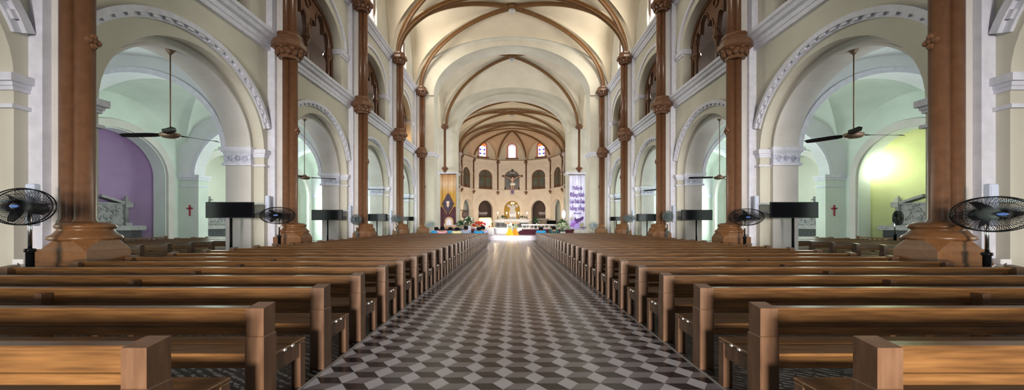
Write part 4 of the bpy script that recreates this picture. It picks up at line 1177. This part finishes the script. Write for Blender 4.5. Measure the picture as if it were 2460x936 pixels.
# carpeted side platforms with rails
for s in (-1, 1):
    sd = 'gold' if s < 0 else 'white'
    t = simple('carpeted_platform', (s*(7.0 if s < 0 else 4.2), 44.2, .45), 'low maroon carpeted platform on the dais, %s-banner side' % sd, 'platform', 'maroon side platforms')
    w = 2.2 if s < 0 else 2.9
    mb = MB(); mb.bbox(-w, w, -2.0, 2.0, 0, .40); mb.build('body', M['maroon'], t)
    mb = MB(); mb.bbox(-w-.05, w+.05, -2.05, 2.05, .40, .62, .03); mb.build('carpet_top', M['maroon'], t)
    mb = MB()
    for i in range(3): mb.bbox(-s*w-.35*(3-i) if s > 0 else -.2+w-.2, (-s*w if s > 0 else w+.35*(3-i)), -1.9, 1.9, .14*i, .14*(i+1))
    mb.build('side_step', M['maroon'], t)
# communion rail
t = simple('altar_rail', (XP(1300, 42.6), 42.6, 1.07), 'pale marble communion rail on the maroon platform, white-banner side', 'rail')
mb = MB(); mb.bbox(-2.3, 2.3, -.14, .14, .42, .58); mb.build('top_rail', M['marble'], t)
mb = MB(); mb.bbox(-2.3, 2.3, -.10, .10, 0, .08); mb.build('bottom_rail', M['marble'], t)
for i in range(11):
    mb = MB(); mb.smooth = True; mb.lathe([(.06,.08),(.09,.17),(.05,.3),(.07,.42)], 10, -2.15+.43*i, 0); mb.build('baluster', M['marble'], t)
# celebrant chair
y = 43.6
t = simple('celebrant_chair', (XP(1078, y), y, 1.07), 'pale wooden arched chair with a white cushion before the gold banner', 'chair')
mb = MB(); Tb = lambda u, v, w: (u, w, v)
P = [(-.50,0),(.50,0),(.50,.95)] + [(.50*math.cos(pi*i/14), .95+.5*math.sin(pi*i/14)) for i in range(1,14)] + [(-.50,.95)]
mb.poly(Tb, P, .25, .36); mb.build('backrest', M['pwood'], t)
P = [(-.30,.40),(.30,.40),(.30,.92)] + [(.30*math.cos(pi*i/12), .92+.3*math.sin(pi*i/12)) for i in range(1,12)] + [(-.30,.92)]
mb = MB(); mb.poly(Tb, P, .17, .26); mb.build('back_cushion', M['cushion'], t)
mb = MB(); mb.bbox(-.48,.48,-.35,.26,.30,.42); mb.build('seat', M['pwood'], t)
mb = MB(); mb.bbox(-.42,.42,-.34,.18,.42,.50,.03); mb.build('seat_cushion', M['cushion'], t)
for q in (-1, 1):
    mb = MB(); mb.bbox(*sorted((q*.42,q*.50)), -.35,.26,.42,.66); mb.build('armrest', M['pwood'], t)
    for yy in (-.33, .2):
        mb = MB(); mb.bbox(*sorted((q*.40,q*.49)), yy, yy+.08, 0, .30); mb.build('leg', M['pwood'], t)
# low pale table beside it
y = 42.7
t = simple('side_table', (XP(1084, y), y, 1.07), 'long low pale wooden table with a white top before the arched chair', 'table')
mb = MB(); mb.bbox(-.82,.86,-.22,.22,.44,.50); mb.build('table_top', M['cushion'], t)
mb = MB(); mb.bbox(-.78,.82,-.18,.18,.18,.44); mb.build('apron', M['pwood'], t)
for x in (-.78, -.1, .36, .70):
    for yy in (-.18, .1):
        mb = MB(); mb.bbox(x, x+.12, yy, yy+.08, 0, .18); mb.build('leg', M['pwood'], t)
# green plant with white flowers in a white vase
y = 40.6
def vase_of(name, px, y, z, label, prof, vm, names, ms, n, sizes, rad, zc, seed, cat='flowers', group=None):
    t = simple(name, (XP(px, y), y, z), label, cat, group)
    mb = MB(); mb.smooth = True; mb.lathe(prof, 18); mb.build('vase', vm, t)
    mb = MB(); mb.smooth = True
    for i in range(9):
        a = i*2.4; mb.tube([(0,0,prof[-1][1]*.7), (.25*rad[0]*math.cos(a), .25*rad[1]*math.sin(a), (prof[-1][1]+zc)/2), (.7*rad[0]*math.cos(a), .7*rad[1]*math.sin(a), zc)], .012, 5)
    mb.build('stalk', M['leafg'], t)
    bunch(t, n, rad[0], rad[1], rad[2], zc, ms, sizes, seed, names)
    return t
vase_of('flower_vase', 1126, 40.4, .45, 'green plant with white blooms in a tall white vase, gold-banner side', [(.16,0),(.24,.15),(.26,.75),(.20,.95),(.24,1.0)], M['cushion'],
        ['foliage', 'white_bloom'], [M['leafg'], M['petalw']], [140, 12], [.16, .12], (.75,.5,.55), 1.45, 3)
vase_of('flower_vase', 1150, 40.0, .45, 'spray of red flowers beside the white cloth table', [(.18,0),(.22,.3),(.16,.75),(.2,.8)], M['dstone'],
        ['red_bloom', 'foliage'], [M['petalr'], M['leafg']], [60, 50], [.11, .13], (.85,.45,.42), 1.08, 5)
vase_of('flower_vase', 1106, 41.0, .45, 'dark leafy plant between the arched chair and the white vase', [(.18,0),(.26,.4),(.24,.6)], M['dstone'],
        ['foliage', 'pale_bloom'], [M['leafg'], M['petalw']], [110, 6], [.15, .05], (.6,.4,.5), 1.1, 8)
vase_of('flower_vase', 1352, 38.6, .45, 'wide pale green flower spray in a low pot, white-banner side', [(.16,0),(.24,.1),(.30,.34),(.26,.4)], M['marble'],
        ['foliage_petals', 'pale_bloom', 'foliage'], [M['leafl'], M['petalw'], M['leafg']], [170, 24, 40], [.15, .07, .12], (.95,.55,.60), .75, 11)
vase_of('flower_vase', 1288, 46.9, .45, 'dark plant with a few white blooms on the stair side of the marble rail', [(.22,0),(.3,.5),(.26,.7)], M['dstone'],
        ['foliage', 'white_bloom'], [M['leafg'], M['petalw']], [140, 7], [.15, .09], (.85,.5,.6), 1.45, 14)
vase_of('flower_vase', 1351, 41.5, .45, 'dark bushy plant under the bright lamp, white-banner side', [(.2,0),(.28,.4),(.24,.6)], M['dstone'],
        ['foliage'], [M['leafg']], [120], [.15], (.7,.5,.5), 1.25, 17)
# gilt framed lit panel
y = 43.0
t = simple('lit_panel', (XP(1165.5, y), y, .45), 'glowing picture panel in a gilt frame standing behind the white cloth table', 'picture')
w, z0, z1 = 15.5*y/F, ZP(547, y)-.45, ZP(522, y)-.45
mb = MB()
for a in ((-w,-w+.10,z0,z1),(w-.10,w,z0,z1),(-w,w,z0,z0+.1),(-w,w,z1-.1,z1)): mb.bbox(a[0],a[1],-.05,.05,a[2],a[3])
mb.build('frame', mat('gilt_frame', (.75,.45,.18), .4, metal=.3), t)
mb = MB(); mb.box(-w+.1, w-.1, -.01, .02, z0+.1, z1-.1); mb.build('panel', mat('peach_panel', (1,.80,.62), .5, emit=.35), t)
mb = MB(); mb.smooth = True; mb.ell((.12, -.02, (z0+z1)/2+.06), (.36,.03,.42), 14, 8); mb.ell((-.1,-.02,z0+.35), (.28,.025,.2), 10, 6); mb.build('white_figure', M['panelglow'], t)
for q in (-.5, .5):
    mb = MB(); mb.bbox(q-.04, q+.04, 0, .08, 0, z0+.05); mb.build('leg', M['dwood'], t)
# white cloth table
y = 39.2
t = simple('cloth_table', (XP(1173.5, y), y, .45), 'small table hidden under a long white cloth, beside the dais stair', 'table')
w, h = 12.8*y/F, .86; mb = MB(); rings = []; n = 72
for (z, k, am) in ((h,.98,0),(h-.03,1.0,.0),(h*.5,1.02,.025),(.02,1.05,.055)):
    ring = []
    for i in range(n):
        a = 2*pi*i/n; c, s_ = math.cos(a), math.sin(a); q = 1/max(abs(c), abs(s_)); q = 1+(q-1)*.85
        f = 1+am*math.sin(a*14); ring.append((w*k*c*q*f, .40*k*s_*q*f, z))
    rings.append(ring)
mb.smooth = True; mb.loft(rings); mb.build('cloth', M['cloth'], t)
mb = MB(); mb.bbox(-w*.9, w*.9, -.34, .34, h-.06, h-.012); mb.build('table_top', M['pwood'], t)
for q in (-1, 1):
    mb = MB(); mb.bbox(q*w*.8-.03, q*w*.8+.03, -.03, .03, 0, h-.05); mb.build('leg', M['pwood'], t)
for i, (dx, lab) in enumerate(((.35, 'small orange lantern at the panel end of the white cloth table'), (.1, 'small red candle glass on the white cloth table'))):
    t2 = simple('candle_glass', (XP(1173.5, y)+dx, y-.1, .45+h), lab, 'candle')
    mb = MB(); mb.smooth = True; mb.lathe([(.05,0),(.07,.03),(.07,.16),(.05,.17)], 12); mb.build('glass', M['petalr'] if i else M['orange'], t2)
    mb = MB(); mb.smooth = True; mb.lathe([(.03,.03),(.03,.13),(.008,.19)], 8); mb.build('wax', M['cloth'], t2)
# dark stick lamp next to the panel
t = simple('candle_stand', (XP(1182.5, 44), 44, .45), 'thin dark candle stand between the lit panel and the high altar', 'candle stand')
mb = MB(); mb.smooth = True; mb.lathe([(.16,0),(.16,.03),(.03,.08),(.025,1.25),(.09,1.3),(.09,1.34)], 12); mb.build('pole', M['black'], t)
mb = MB(); mb.smooth = True; mb.lathe([(.035,1.34),(.035,1.62),(.005,1.68)], 10); mb.build('candle', M['cloth'], t)
# wrapped flower pots on the dais edge
for i, (px, m, lab) in enumerate(((1224.5, M['yellow'], 'flowers wrapped in bright yellow paper on the dais edge, mid aisle'), (1237.5, M['orange'], 'flowers wrapped in orange paper beside the yellow ones, mid aisle'))):
    y = 38.3 + .5*i
    t = simple('wrapped_flowers', (XP(px, y), y, .45), lab, 'flowers', 'wrapped flowers on the dais edge')
    mb = MB(); mb.smooth = True; rings = []
    for (r, z, am) in ((.40,0,.04),(.38,.10,.06),(.26,.45,.05),(.15,.66,.02),(.22,.76,.05)):
        rings.append([(1.0*r*(1+am*math.sin(9*a))*math.cos(a), .8*r*(1+am*math.sin(9*a))*math.sin(a), z) for a in [2*pi*j/54 for j in range(54)]])
    mb.loft(rings); mb.build('wrapping', m, t)
    bunch(t, [26, 40], .34 if i else .40, .3, .36, .80, [M['petalw'] if i == 0 else M['leafl'], M['leafl']], [.07, .09], 20+i, ['bloom', 'foliage'])
    if i == 0:
        mb = MB(); mb.smooth = True; mb.ell((.12,0,1.15), (.13,.12,.24), 10, 6); mb.build('tall_bloom', M['petalw'], t)
# free standing altar table
y = 51.2
t = simple('altar_table', (XP(1230, y), y, CFL), 'pale altar table standing alone before the high altar', 'altar')
w = 17.2*y/F
mb = MB(); mb.bbox(-w, w, -.45, .45, .52, .84, .03); mb.build('table_top', M['pwood'], t)
for q in (-1, 1):
    mb = MB(); mb.bbox(q*w*.5-.22, q*w*.5+.22, -.3, .3, 0, .52); mb.build('pedestal', M['marble'], t)
# high altar
y = 72.6
t = simple('high_altar', (XP(1230, y), y, CFL), 'long grey marble high altar with a white band under the golden niche', 'altar')
w = 40*y/F; za, zb, zc_ = ZP(547, y)-CFL, ZP(534, y)-CFL, ZP(525.5, y)-CFL
mb = MB(); mb.bbox(-w, w, -.4, .8, 0, zb); mb.build('altar_body', M['gmarble'], t)
for i in range(7):
    mb = MB(); x = -w+.2+i*(2*w-.4)/7; mb.bbox(x+.06, x+(2*w-.4)/7-.06, -.43, -.39, .10, zb-.1); mb.build('front_panel', M['dstone'], t)
mb = MB(); mb.bbox(-w-.1, w+.1, -.55, .85, zb, zc_-.06); mb.build('mensa_front', M['marble'], t)
mb = MB(); mb.bbox(-w-.14, w+.14, -.6, .9, zc_-.06, zc_); mb.build('top_slab', M['gmarble'], t)
ztop = CFL+zc_
for i, px in enumerate((1196, 1217, 1246, 1266)):
    t = simple('altar_candlestick', (XP(px, y), y, ztop), 'tall lit candlestick on the high altar, %s of four from the gold-banner side' % ordn[i], 'candlestick', 'lit candlesticks on the high altar')
    mb = MB(); mb.smooth = True; mb.lathe([(.18,0),(.18,.05),(.05,.12),(.09,.35),(.045,.5),(.10,.56)], 12); mb.build('holder', M['dstone'], t)
    mb = MB(); mb.smooth = True; mb.lathe([(.05,.55),(.05,1.05)], 10); mb.build('candle', M['cloth'], t)
    mb = MB(); mb.smooth = True; mb.ell((0,0,1.20), (.13,.13,.17), 10, 6); mb.build('flame_bulb', M['flame'], t)
for i, (px, lab) in enumerate(((1208, 'green leafy arrangement on the high altar, gold-banner side of the tabernacle'), (1256, 'green leafy arrangement on the high altar, white-banner side of the tabernacle'))):
    vase_of('altar_flowers', px, y-.15, ztop, lab, [(.12,0),(.2,.1),(.16,.22)], M['marble'], ['foliage', 'white_bloom'], [M['leafg'], M['petalw']], [70, 8], [.16, .10], (.75,.3,.35), .35, 30+i)
t = simple('tabernacle', (XP(1232, y), y, ztop), 'dark stepped tabernacle in the middle of the high altar', 'tabernacle')
mb = MB(); mb.bbox(-.82,.82,-.3,.4,0,.16); mb.bbox(-.62,.62,-.26,.36,.16,.42); mb.build('steps', M['gmarble'], t)
mb = MB(); mb.bbox(-.36,.36,-.29,-.25,.18,.40); mb.build('door', mat('bronze_door', (.20,.14,.07), .4, metal=.6), t)
mb = MB(); mb.bbox(-.66,.66,-.24,.34,.42,1.00); mb.bbox(-.74,.74,-.28,.38,1.0,1.1); mb.build('pale_plinth', M['marble'], t)
# statue group
t = simple('altar_statue', (XP(1231.5, y), y+.05, ztop+1.1), 'white robed statue with spread wings on the tabernacle in the golden niche', 'statue')
mb = MB(); mb.smooth = True
mb.lathe([(.55,0),(.60,.12),(.48,.6),(.42,1.0),(.55,1.25),(.40,1.45),(.12,1.55)], 18, sx=1.15, sy=.7); mb.build('robe', M['marble'], t)
mb = MB(); mb.smooth = True; mb.ell((0,0,1.75), (.26,.22,.28), 12, 8); mb.build('head', M['marble'], t)
for q in (-1, 1):
    mb = MB(); mb.smooth = True; mb.tube([(q*.35,0,1.25),(q*.75,-.1,1.55),(q*1.0,0,1.85)], [.16,.14,.05], 8); mb.ell((q*.75,.12,1.5), (.35,.08,.30), 10, 6); mb.build('wing', M['marble'], t)
mb = MB(); mb.smooth = True; mb.tube([(.34*math.cos(a), .06, 2.05+.12*math.sin(a)) for a in [2*pi*i/20 for i in range(20)]], .03, 6, closed=True); mb.build('halo', M['flame'], t)
# brackets with pale scrolls in the side arches
for i, (px, wpx) in enumerate(((1160, 11), (1304, 10))):
    y = 77.4
    t = simple('wall_bracket', (XP(px, y), y, ZP(511.5, y)), 'pale carved shelf in the dark side arch, %s-banner side' % ('gold' if i == 0 else 'white'), 'shelf', 'pale shelves in the dark apse arches')
    mb = MB(); mb.bbox(-wpx*y/F, wpx*y/F, -.2, .2, -.18, .10, .03); mb.build('shelf_board', M['stone'], t)
    mb = MB(); mb.bbox(-wpx*y/F*.9, wpx*y/F*.9, -.16, .16, -.5, -.2, .03); mb.build('shelf_moulding', M['dwood'], t)
    mb = MB(); mb.smooth = True
    for q in range(6): mb.ell((-wpx*y/F*.8+q*wpx*y/F*.32, -.14, .12), (.16,.1,.12), 7, 4)
    mb.build('carving', M['stone'], t)
# wooden cabinet in the white-banner side arch
y = 75.5
t = simple('vestment_cabinet', (XP(1305, y), y, CFL), 'brown wooden cabinet in the dark apse arch, white-banner side', 'cabinet')
mb = MB(); mb.bbox(-1.1,1.1,-.3,.3,0,ZP(526, y)-CFL); mb.build('body', M['wood'], t)
mb = MB(); mb.bbox(-1.2,1.2,-.36,.36,ZP(526, y)-CFL,ZP(524.5, y)-CFL); mb.build('top', M['stone'], t)
for q in (-1, 1):
    mb = MB(); mb.bbox(*sorted((q*.04,q*1.02)), -.34,-.30,.1,1.5); mb.build('door', M['wood'], t)
# pulpit canopy
y = 55.5
t = simple('pulpit', (XP(1117, y), y, CFL), 'dark wooden pulpit with a flat canopy against the choir wall', 'pulpit')
z0 = lambda py: ZP(py, y)-CFL
mb = MB(); octa(mb, 0, 0, .68, z0(506), z0(504.0)); octa(mb, 0, 0, .5, z0(504), z0(503), .2); mb.build('canopy', M['dwood'], t)
mb = MB(); octa(mb, .06, 0, .30, z0(523), z0(520.5), .52); octa(mb, .06, 0, .52, z0(520.5), z0(511)); octa(mb, .06, 0, .57, z0(511), z0(509.8)); mb.build('basket', M['dwood'], t)
mb = MB(); mb.bbox(-.45,.45,.40,.52,z0(512),z0(504)); mb.build('back_board', M['dwood'], t)
mb = MB(); mb.smooth = True; mb.lathe([(.3,0),(.2,.2),(.14,.4),(.14,z0(521))], 12, .06, 0); mb.build('stem', M['dwood'], t)
# small screen and lamp on the white banner side
y = 45.6
t = simple('altar_screen', (XP(1324, y), y, 1.07), 'small black screen behind the marble communion rail', 'tv screen')
w = 11*y/F; z0_, z1_ = ZP(541.5, y)-1.07, ZP(529, y)-1.07
mb = MB(); mb.bbox(-w, w, -.04, .04, z0_, z1_, .01); fr = mb.build('screen_frame', M['black'], t)
mb = MB(); mb.box(-w+.04, w-.04, -.045, -.039, z0_+.04, z1_-.04); mb.build('display', M['screen'], fr)
mb = MB(); mb.bbox(-.05,.05,-.02,.1,0,z0_+.1); mb.bbox(-.3,.3,-.15,.2,0,.04); mb.build('stand', M['black'], t)
y = 52.9
t = simple('standing_lamp', (XP(1354, y), y-3, .45), 'bright white lamp globe on a pole, beside the white banner', 'lamp')
y -= 3; t.location.x = XP(1354, y)
mb = MB(); mb.smooth = True; mb.lathe([(.22,0),(.22,.04),(.035,.08),(.035,ZP(525, y)-.45)], 12); mb.build('pole', M['metalg'], t)
mb = MB(); mb.smooth = True; mb.ell((0,0,ZP(514.5, y)-.45), (.24,.22,.56), 14, 8); mb.build('globe', mat('lamp_globe_glow', (1,.98,.95), .5, emit=5), t)
# dark red stool
y = 36.6
t = simple('stool', (XP(1401.5, y), y, 0), 'dark red stool under the white banner', 'stool')
zt_ = ZP(545.5, y); mb = MB(); mb.bbox(-.29,.29,-.2,.2,zt_-.07,zt_,.02); mb.build('seat', M['maroon'], t)
for q in (-1, 1):
    for r in (-1, 1):
        mb = MB(); mb.bbox(q*.24-.03, q*.24+.03, r*.15-.03, r*.15+.03, 0, zt_-.07); mb.build('leg', M['metalg'], t)
for r in (-.2,):
    mb = MB(); mb.bbox(-.24,.24,-.17,-.13,zt_*.5,zt_*.5+.05); mb.build('stretcher', M['metalg'], t)
# yellow flowers beside a blue vase behind the second column
y = 21.0
t = simple('flower_vase', (XP(721, y), y, 0), 'yellow flowers in a dark blue stand behind the second column, purple-chapel side', 'flowers')
mb = MB(); mb.smooth = True; mb.lathe([(.22,0),(.18,.3),(.16,1.0),(.26,1.3),(.22,1.34)], 14); mb.build('stand', mat('dark_blue_stand', (.03,.05,.12), .5), t)
bunch(t, [22, 30], .26, .22, .22, 1.45, [M['yellow'], M['leafg']], [.06, .08], 41, ['bloom', 'foliage'])

# ------------------------------------------------------------------ people seated in the front pews, seen from behind
HAIRM = M['hair']
def person(x, y, label, sm, kx=1.8, lean=.12, hair=True, turn=0.0, h=.965):
    t = thing('person', (x, y, 0), label, 'person', 'people sitting in the front pews', rz=turn)
    N = []; E = []
    def nd(x, y, z, r, link=None, r2=None):
        N.append((x*kx, y, z, r*kx, r2 or r)); i = len(N)-1
        if link is not None: E.append((link, i))
        return i
    pel = nd(0,0,.60*1,.14); w_ = nd(0,.0,.78,.125,pel); ch = nd(0,.02+lean*.5,.98*h,.15,w_); nk = nd(0,.04+lean,1.14*h,.06,ch)
    h1 = nd(0,.07+lean*1.3,1.22*h,.075,nk); h2 = nd(0,.075+lean*1.4,1.32*h,.085,h1); h3 = nd(0,.07+lean*1.4,1.40*h,.06,h2)
    nd(0,.18+lean*1.4,1.29*h,.018,h2)
    for q in (-1, 1):
        nd(q*.085,.08+lean*1.4,1.30*h,.016,h2)
        a = nd(q*.19,.02+lean*.7,1.07*h,.062,ch); b = nd(q*.24,.10,.82,.048,a); c = nd(q*.17,.34,.72,.036,b); d = nd(q*.13,.42,.70,.034,c)
        for f in range(4): nd(q*(.10+.022*f), .50-.01*f, .675, .010, d)
        nd(q*.085,.45,.69,.011,d)
        e = nd(q*.10,.06,.57,.10,pel); g = nd(q*.12,.46,.54,.070,e); k = nd(q*.12,.46,.12,.045,g); nd(q*.12,.60,.05,.035,k)
    skinned('body', N, E, M['skin'], t, 1, pel)
    N = []; E = []
    pel = nd(0,-.01,.58,.165); w_ = nd(0,-.005,.78,.155,pel); ch = nd(0,.015+lean*.5,.98*h,.178,w_); nk = nd(0,.035+lean,1.10*h,.085,ch)
    for q in (-1, 1):
        a = nd(q*.19,.015+lean*.7,1.065*h,.085,ch); nd(q*.235,.09,.86,.075,a)
    skinned('shirt', N, E, sm, t, 1, pel)
    N = []; E = []
    pel = nd(0,0,.56,.16)
    for q in (-1, 1):
        e = nd(q*.10,.06,.565,.115,pel); g = nd(q*.12,.45,.545,.085,e); nd(q*.12,.455,.16,.07,g)
    skinned('trousers', N, E, M['trouser'], t, 1, pel)
    mb = MB(); mb.smooth = True; mb.ell((0,.045+lean*1.4,1.345*h), (.112*kx,.115,.105), 14, 8); mb.ell((0,.01+lean*1.25,1.255*h), (.10*kx,.10,.15), 12, 6); mb.build('hair', HAIRM, t)
    return t
SB = shirt('bright_blue_shirt', (.02,.33,.72)); SP_ = shirt('pink_shirt', (.72,.38,.50)); SY = shirt('pale_yellow_shirt', (.68,.68,.42)); SL = shirt('light_blue_shirt', (.28,.42,.72))
SC_ = shirt('cyan_shirt', (.02,.30,.62)); SW = shirt('lilac_white_shirt', (.52,.50,.78)); SG = shirt('dark_teal_shirt', (.02,.09,.10)); SD = shirt('black_top', (.02,.018,.04))
R29, R30 = Y1ST+PITCH*28+.36, Y1ST+PITCH*29+.36
for (px, y, lab, sm, kw) in (
        (1047, R30, 'seated person in a bright blue shirt at the pale pier end of the front pew', SB, dict()),
        (1062, R29, 'seated person in a pink shirt next to the bright blue shirt', SP_, dict(lean=.05, h=.99)),
        (1081, R30, 'seated person in a cyan shirt below the arched chair', SC_, dict(h=.96)),
        (1097, R29, 'seated person in a pale yellow shirt with black hair', SY, dict(h=.95)),
        (1119, R30, 'seated person in a light blue shirt under the white vase', SL, dict(h=1.02, lean=.10)),
        (1150, R29, 'dark haired person in a cyan top at the aisle end of the pew', SC_, dict(h=.96)),
        (1160, R30, 'seated person in a lilac white shirt before the white cloth table', SW, dict(h=1.03, lean=.08)),
        (1300, R30, 'seated person in a vivid blue shirt before the marble rail', SB, dict()),
        (1331, R30, 'seated person in a dark teal top before the pale green flowers', SG, dict(h=1.02))):
    person(XP(px, y), y, lab, sm, **kw)
# ------------------------------------------------------------------ light
def area(name, loc, rot, sx, sy, power, col, spread=0):
    l = bpy.data.lights.new(name, 'AREA'); l.shape = 'RECTANGLE'; l.size = sx; l.size_y = sy; l.energy = power; l.color = col
    if spread: l.spread = math.radians(spread)
    o = bpy.data.objects.new(name, l); COL.objects.link(o); o.location = loc; o.rotation_euler = rot; return o
def point(name, loc, power, col, r=.25):
    l = bpy.data.lights.new(name, 'POINT'); l.energy = power; l.color = col; l.shadow_soft_size = r
    o = bpy.data.objects.new(name, l); COL.objects.link(o); o.location = loc; return o
COOL = (.82,.88,1.0); WARM = (1.0,.80,.55); MINT = (.84,1.0,.90)
KEY = 1.0
# daylight through the west doors behind the camera
area('west_door_daylight', (0, -21.6, 2.4), (math.radians(86), 0, 0), 5, 4, 2150*KEY, (1.0,.94,.87), 52)
area('west_fill', (0, -21.6, 15), (math.radians(82), 0, 0), 7, 5, 500*KEY, (.92,.93,1.0))  # added fill high on the back wall, which has no rose window
for s in (-1, 1):
    # clerestory windows
    for k in range(6):
        yc = .35 - B + B*k + B/2
        area('clerestory_daylight', (s*10.0, yc, 15.9+CH), (0, math.radians(s*78), 0), 2.6, 1.2, (15,15,90,270,460,620)[k]*KEY, (1.0,.92,.80))
    # added fill panels at the chapel niches to brighten the aisles, no windows there
    for k, pw in ((1, 380), (4, 700), (5, 800)):
        yc = .35 - B + B*k + B/2
        area('aisle_fill', (s*20.3, yc, 2.9), (0, math.radians(s*90), 0), 4.0, 4.2, pw*KEY, MINT)
    # added fill panels hidden behind the piers to brighten the aisles
    for yc in COLY[:4]:
        area('hidden_pier_fill', (s*11.5, yc, 4.2), (0, math.radians(-s*112), 0), 3.0, .9, 360*KEY, MINT)
    for yc in COLY[2:4]:
        area('hidden_pier_fill', (s*11.7, yc+.95, 3.8), (math.radians(90), 0, math.radians(s*-8)), 1.0, 4.0, 230*KEY, (.90,1.0,.96))
    for yc in COLY[0:2]:
        area('hidden_pier_fill', (s*11.7, yc+1.05, 3.8), (math.radians(90), 0, math.radians(s*-4)), 1.0, 4.0, 120*KEY, (1.0,.95,.97))
    # transept windows
    area('transept_daylight', (s*23.8, 45.35, 7), (0, math.radians(s*80), 0), 8, 5.5, 3800*KEY, (.90,.94,1.0))
    area('choir_aisle_panel', (s*14.6, 62, 5), (0, math.radians(s*90), 0), 5, 12, 300*KEY, MINT)  # area light before the choir aisle wall, which has no window
    # added fill panels hidden behind the piers of the choir arch
    area('choir_fill', (s*8.7, 53.2, 8.5), (math.radians(90), 0, math.radians(s*28)), 1.0, 9, 1050*KEY, (1.0,.87,.68))
    point('apse_fill', (s*7.0, 70.0, 4.6), 260*KEY, (1.0,.78,.52), .3)  # added point light, warms the apse walls
point('niche_fill', (0, 75.2, 3.6), 150*KEY, (1.0,.78,.42), .25)  # hidden point added behind the altar to light the niche
for s in (-1, 1):
    point('altar_fill', (s*3.4, 74.6, 3.3), 110*KEY, (1.0,.80,.58), .2)  # added points behind the altar for the warm glow in the lower arches
    for yc in COLY[1:5]: point('gallery_fill', (s*13.2, yc-.4, 12.4), 32*KEY, (1.0,.90,.82), .08)  # added points by the piers to brighten the dark gallery
# the lamp in the green chapel, the coloured lamp of the purple chapel, a warm lamp in the far gallery
point('green_chapel_lamp', (21.1, 21.0, ZP(400, 21.0)), 110*KEY, (.97,1.0,.80), .12)
point('purple_chapel_lamp', (-20.9, 17.2, 5.2), 24*KEY, (.78,.55,1.0), .2)
point('gallery_lamp', (-10.2, 35.2, 9.85), 55*KEY, (1.0,.55,.22), .10)
sp = bpy.data.lights.new('dais_fill_spot', 'SPOT'); sp.energy = 4500*KEY; sp.color = (.97,.96,1.0); sp.spot_size = math.radians(34); sp.spot_blend = .8; sp.shadow_soft_size = .3
so = bpy.data.objects.new('dais_fill_spot', sp); COL.objects.link(so); so.location = (0, 39.7, 20.4)  # added spot hidden above the arch, makes the glare before the steps
so.rotation_euler = Vector((0, -1.2, -20)).to_track_quat('-Z', 'Y').to_euler()
w = bpy.data.worlds.new('sky'); SC.world = w; w.use_nodes = True
w.node_tree.nodes['Background'].inputs['Color'].default_value = (.75,.85,1,1); w.node_tree.nodes['Background'].inputs['Strength'].default_value = .6
# ------------------------------------------------------------------ camera
cam = bpy.data.cameras.new('camera'); co = bpy.data.objects.new('camera', cam); COL.objects.link(co)
cam.sensor_fit = 'HORIZONTAL'; cam.sensor_width = 36; cam.lens = 36*F/2460
cam.shift_y = (539-468)/2460; co.location = (0, 0, CH); co.rotation_euler = (pi/2, 0, 0)
cam.clip_end = 300; cam.clip_start = .05
SC.camera = co
SC.view_settings.view_transform = 'Standard'; SC.view_settings.look = 'None'; SC.view_settings.exposure = 0.0; SC.view_settings.gamma = 1
SC.view_settings.use_curve_mapping = False
SC.cycles.use_denoising = True
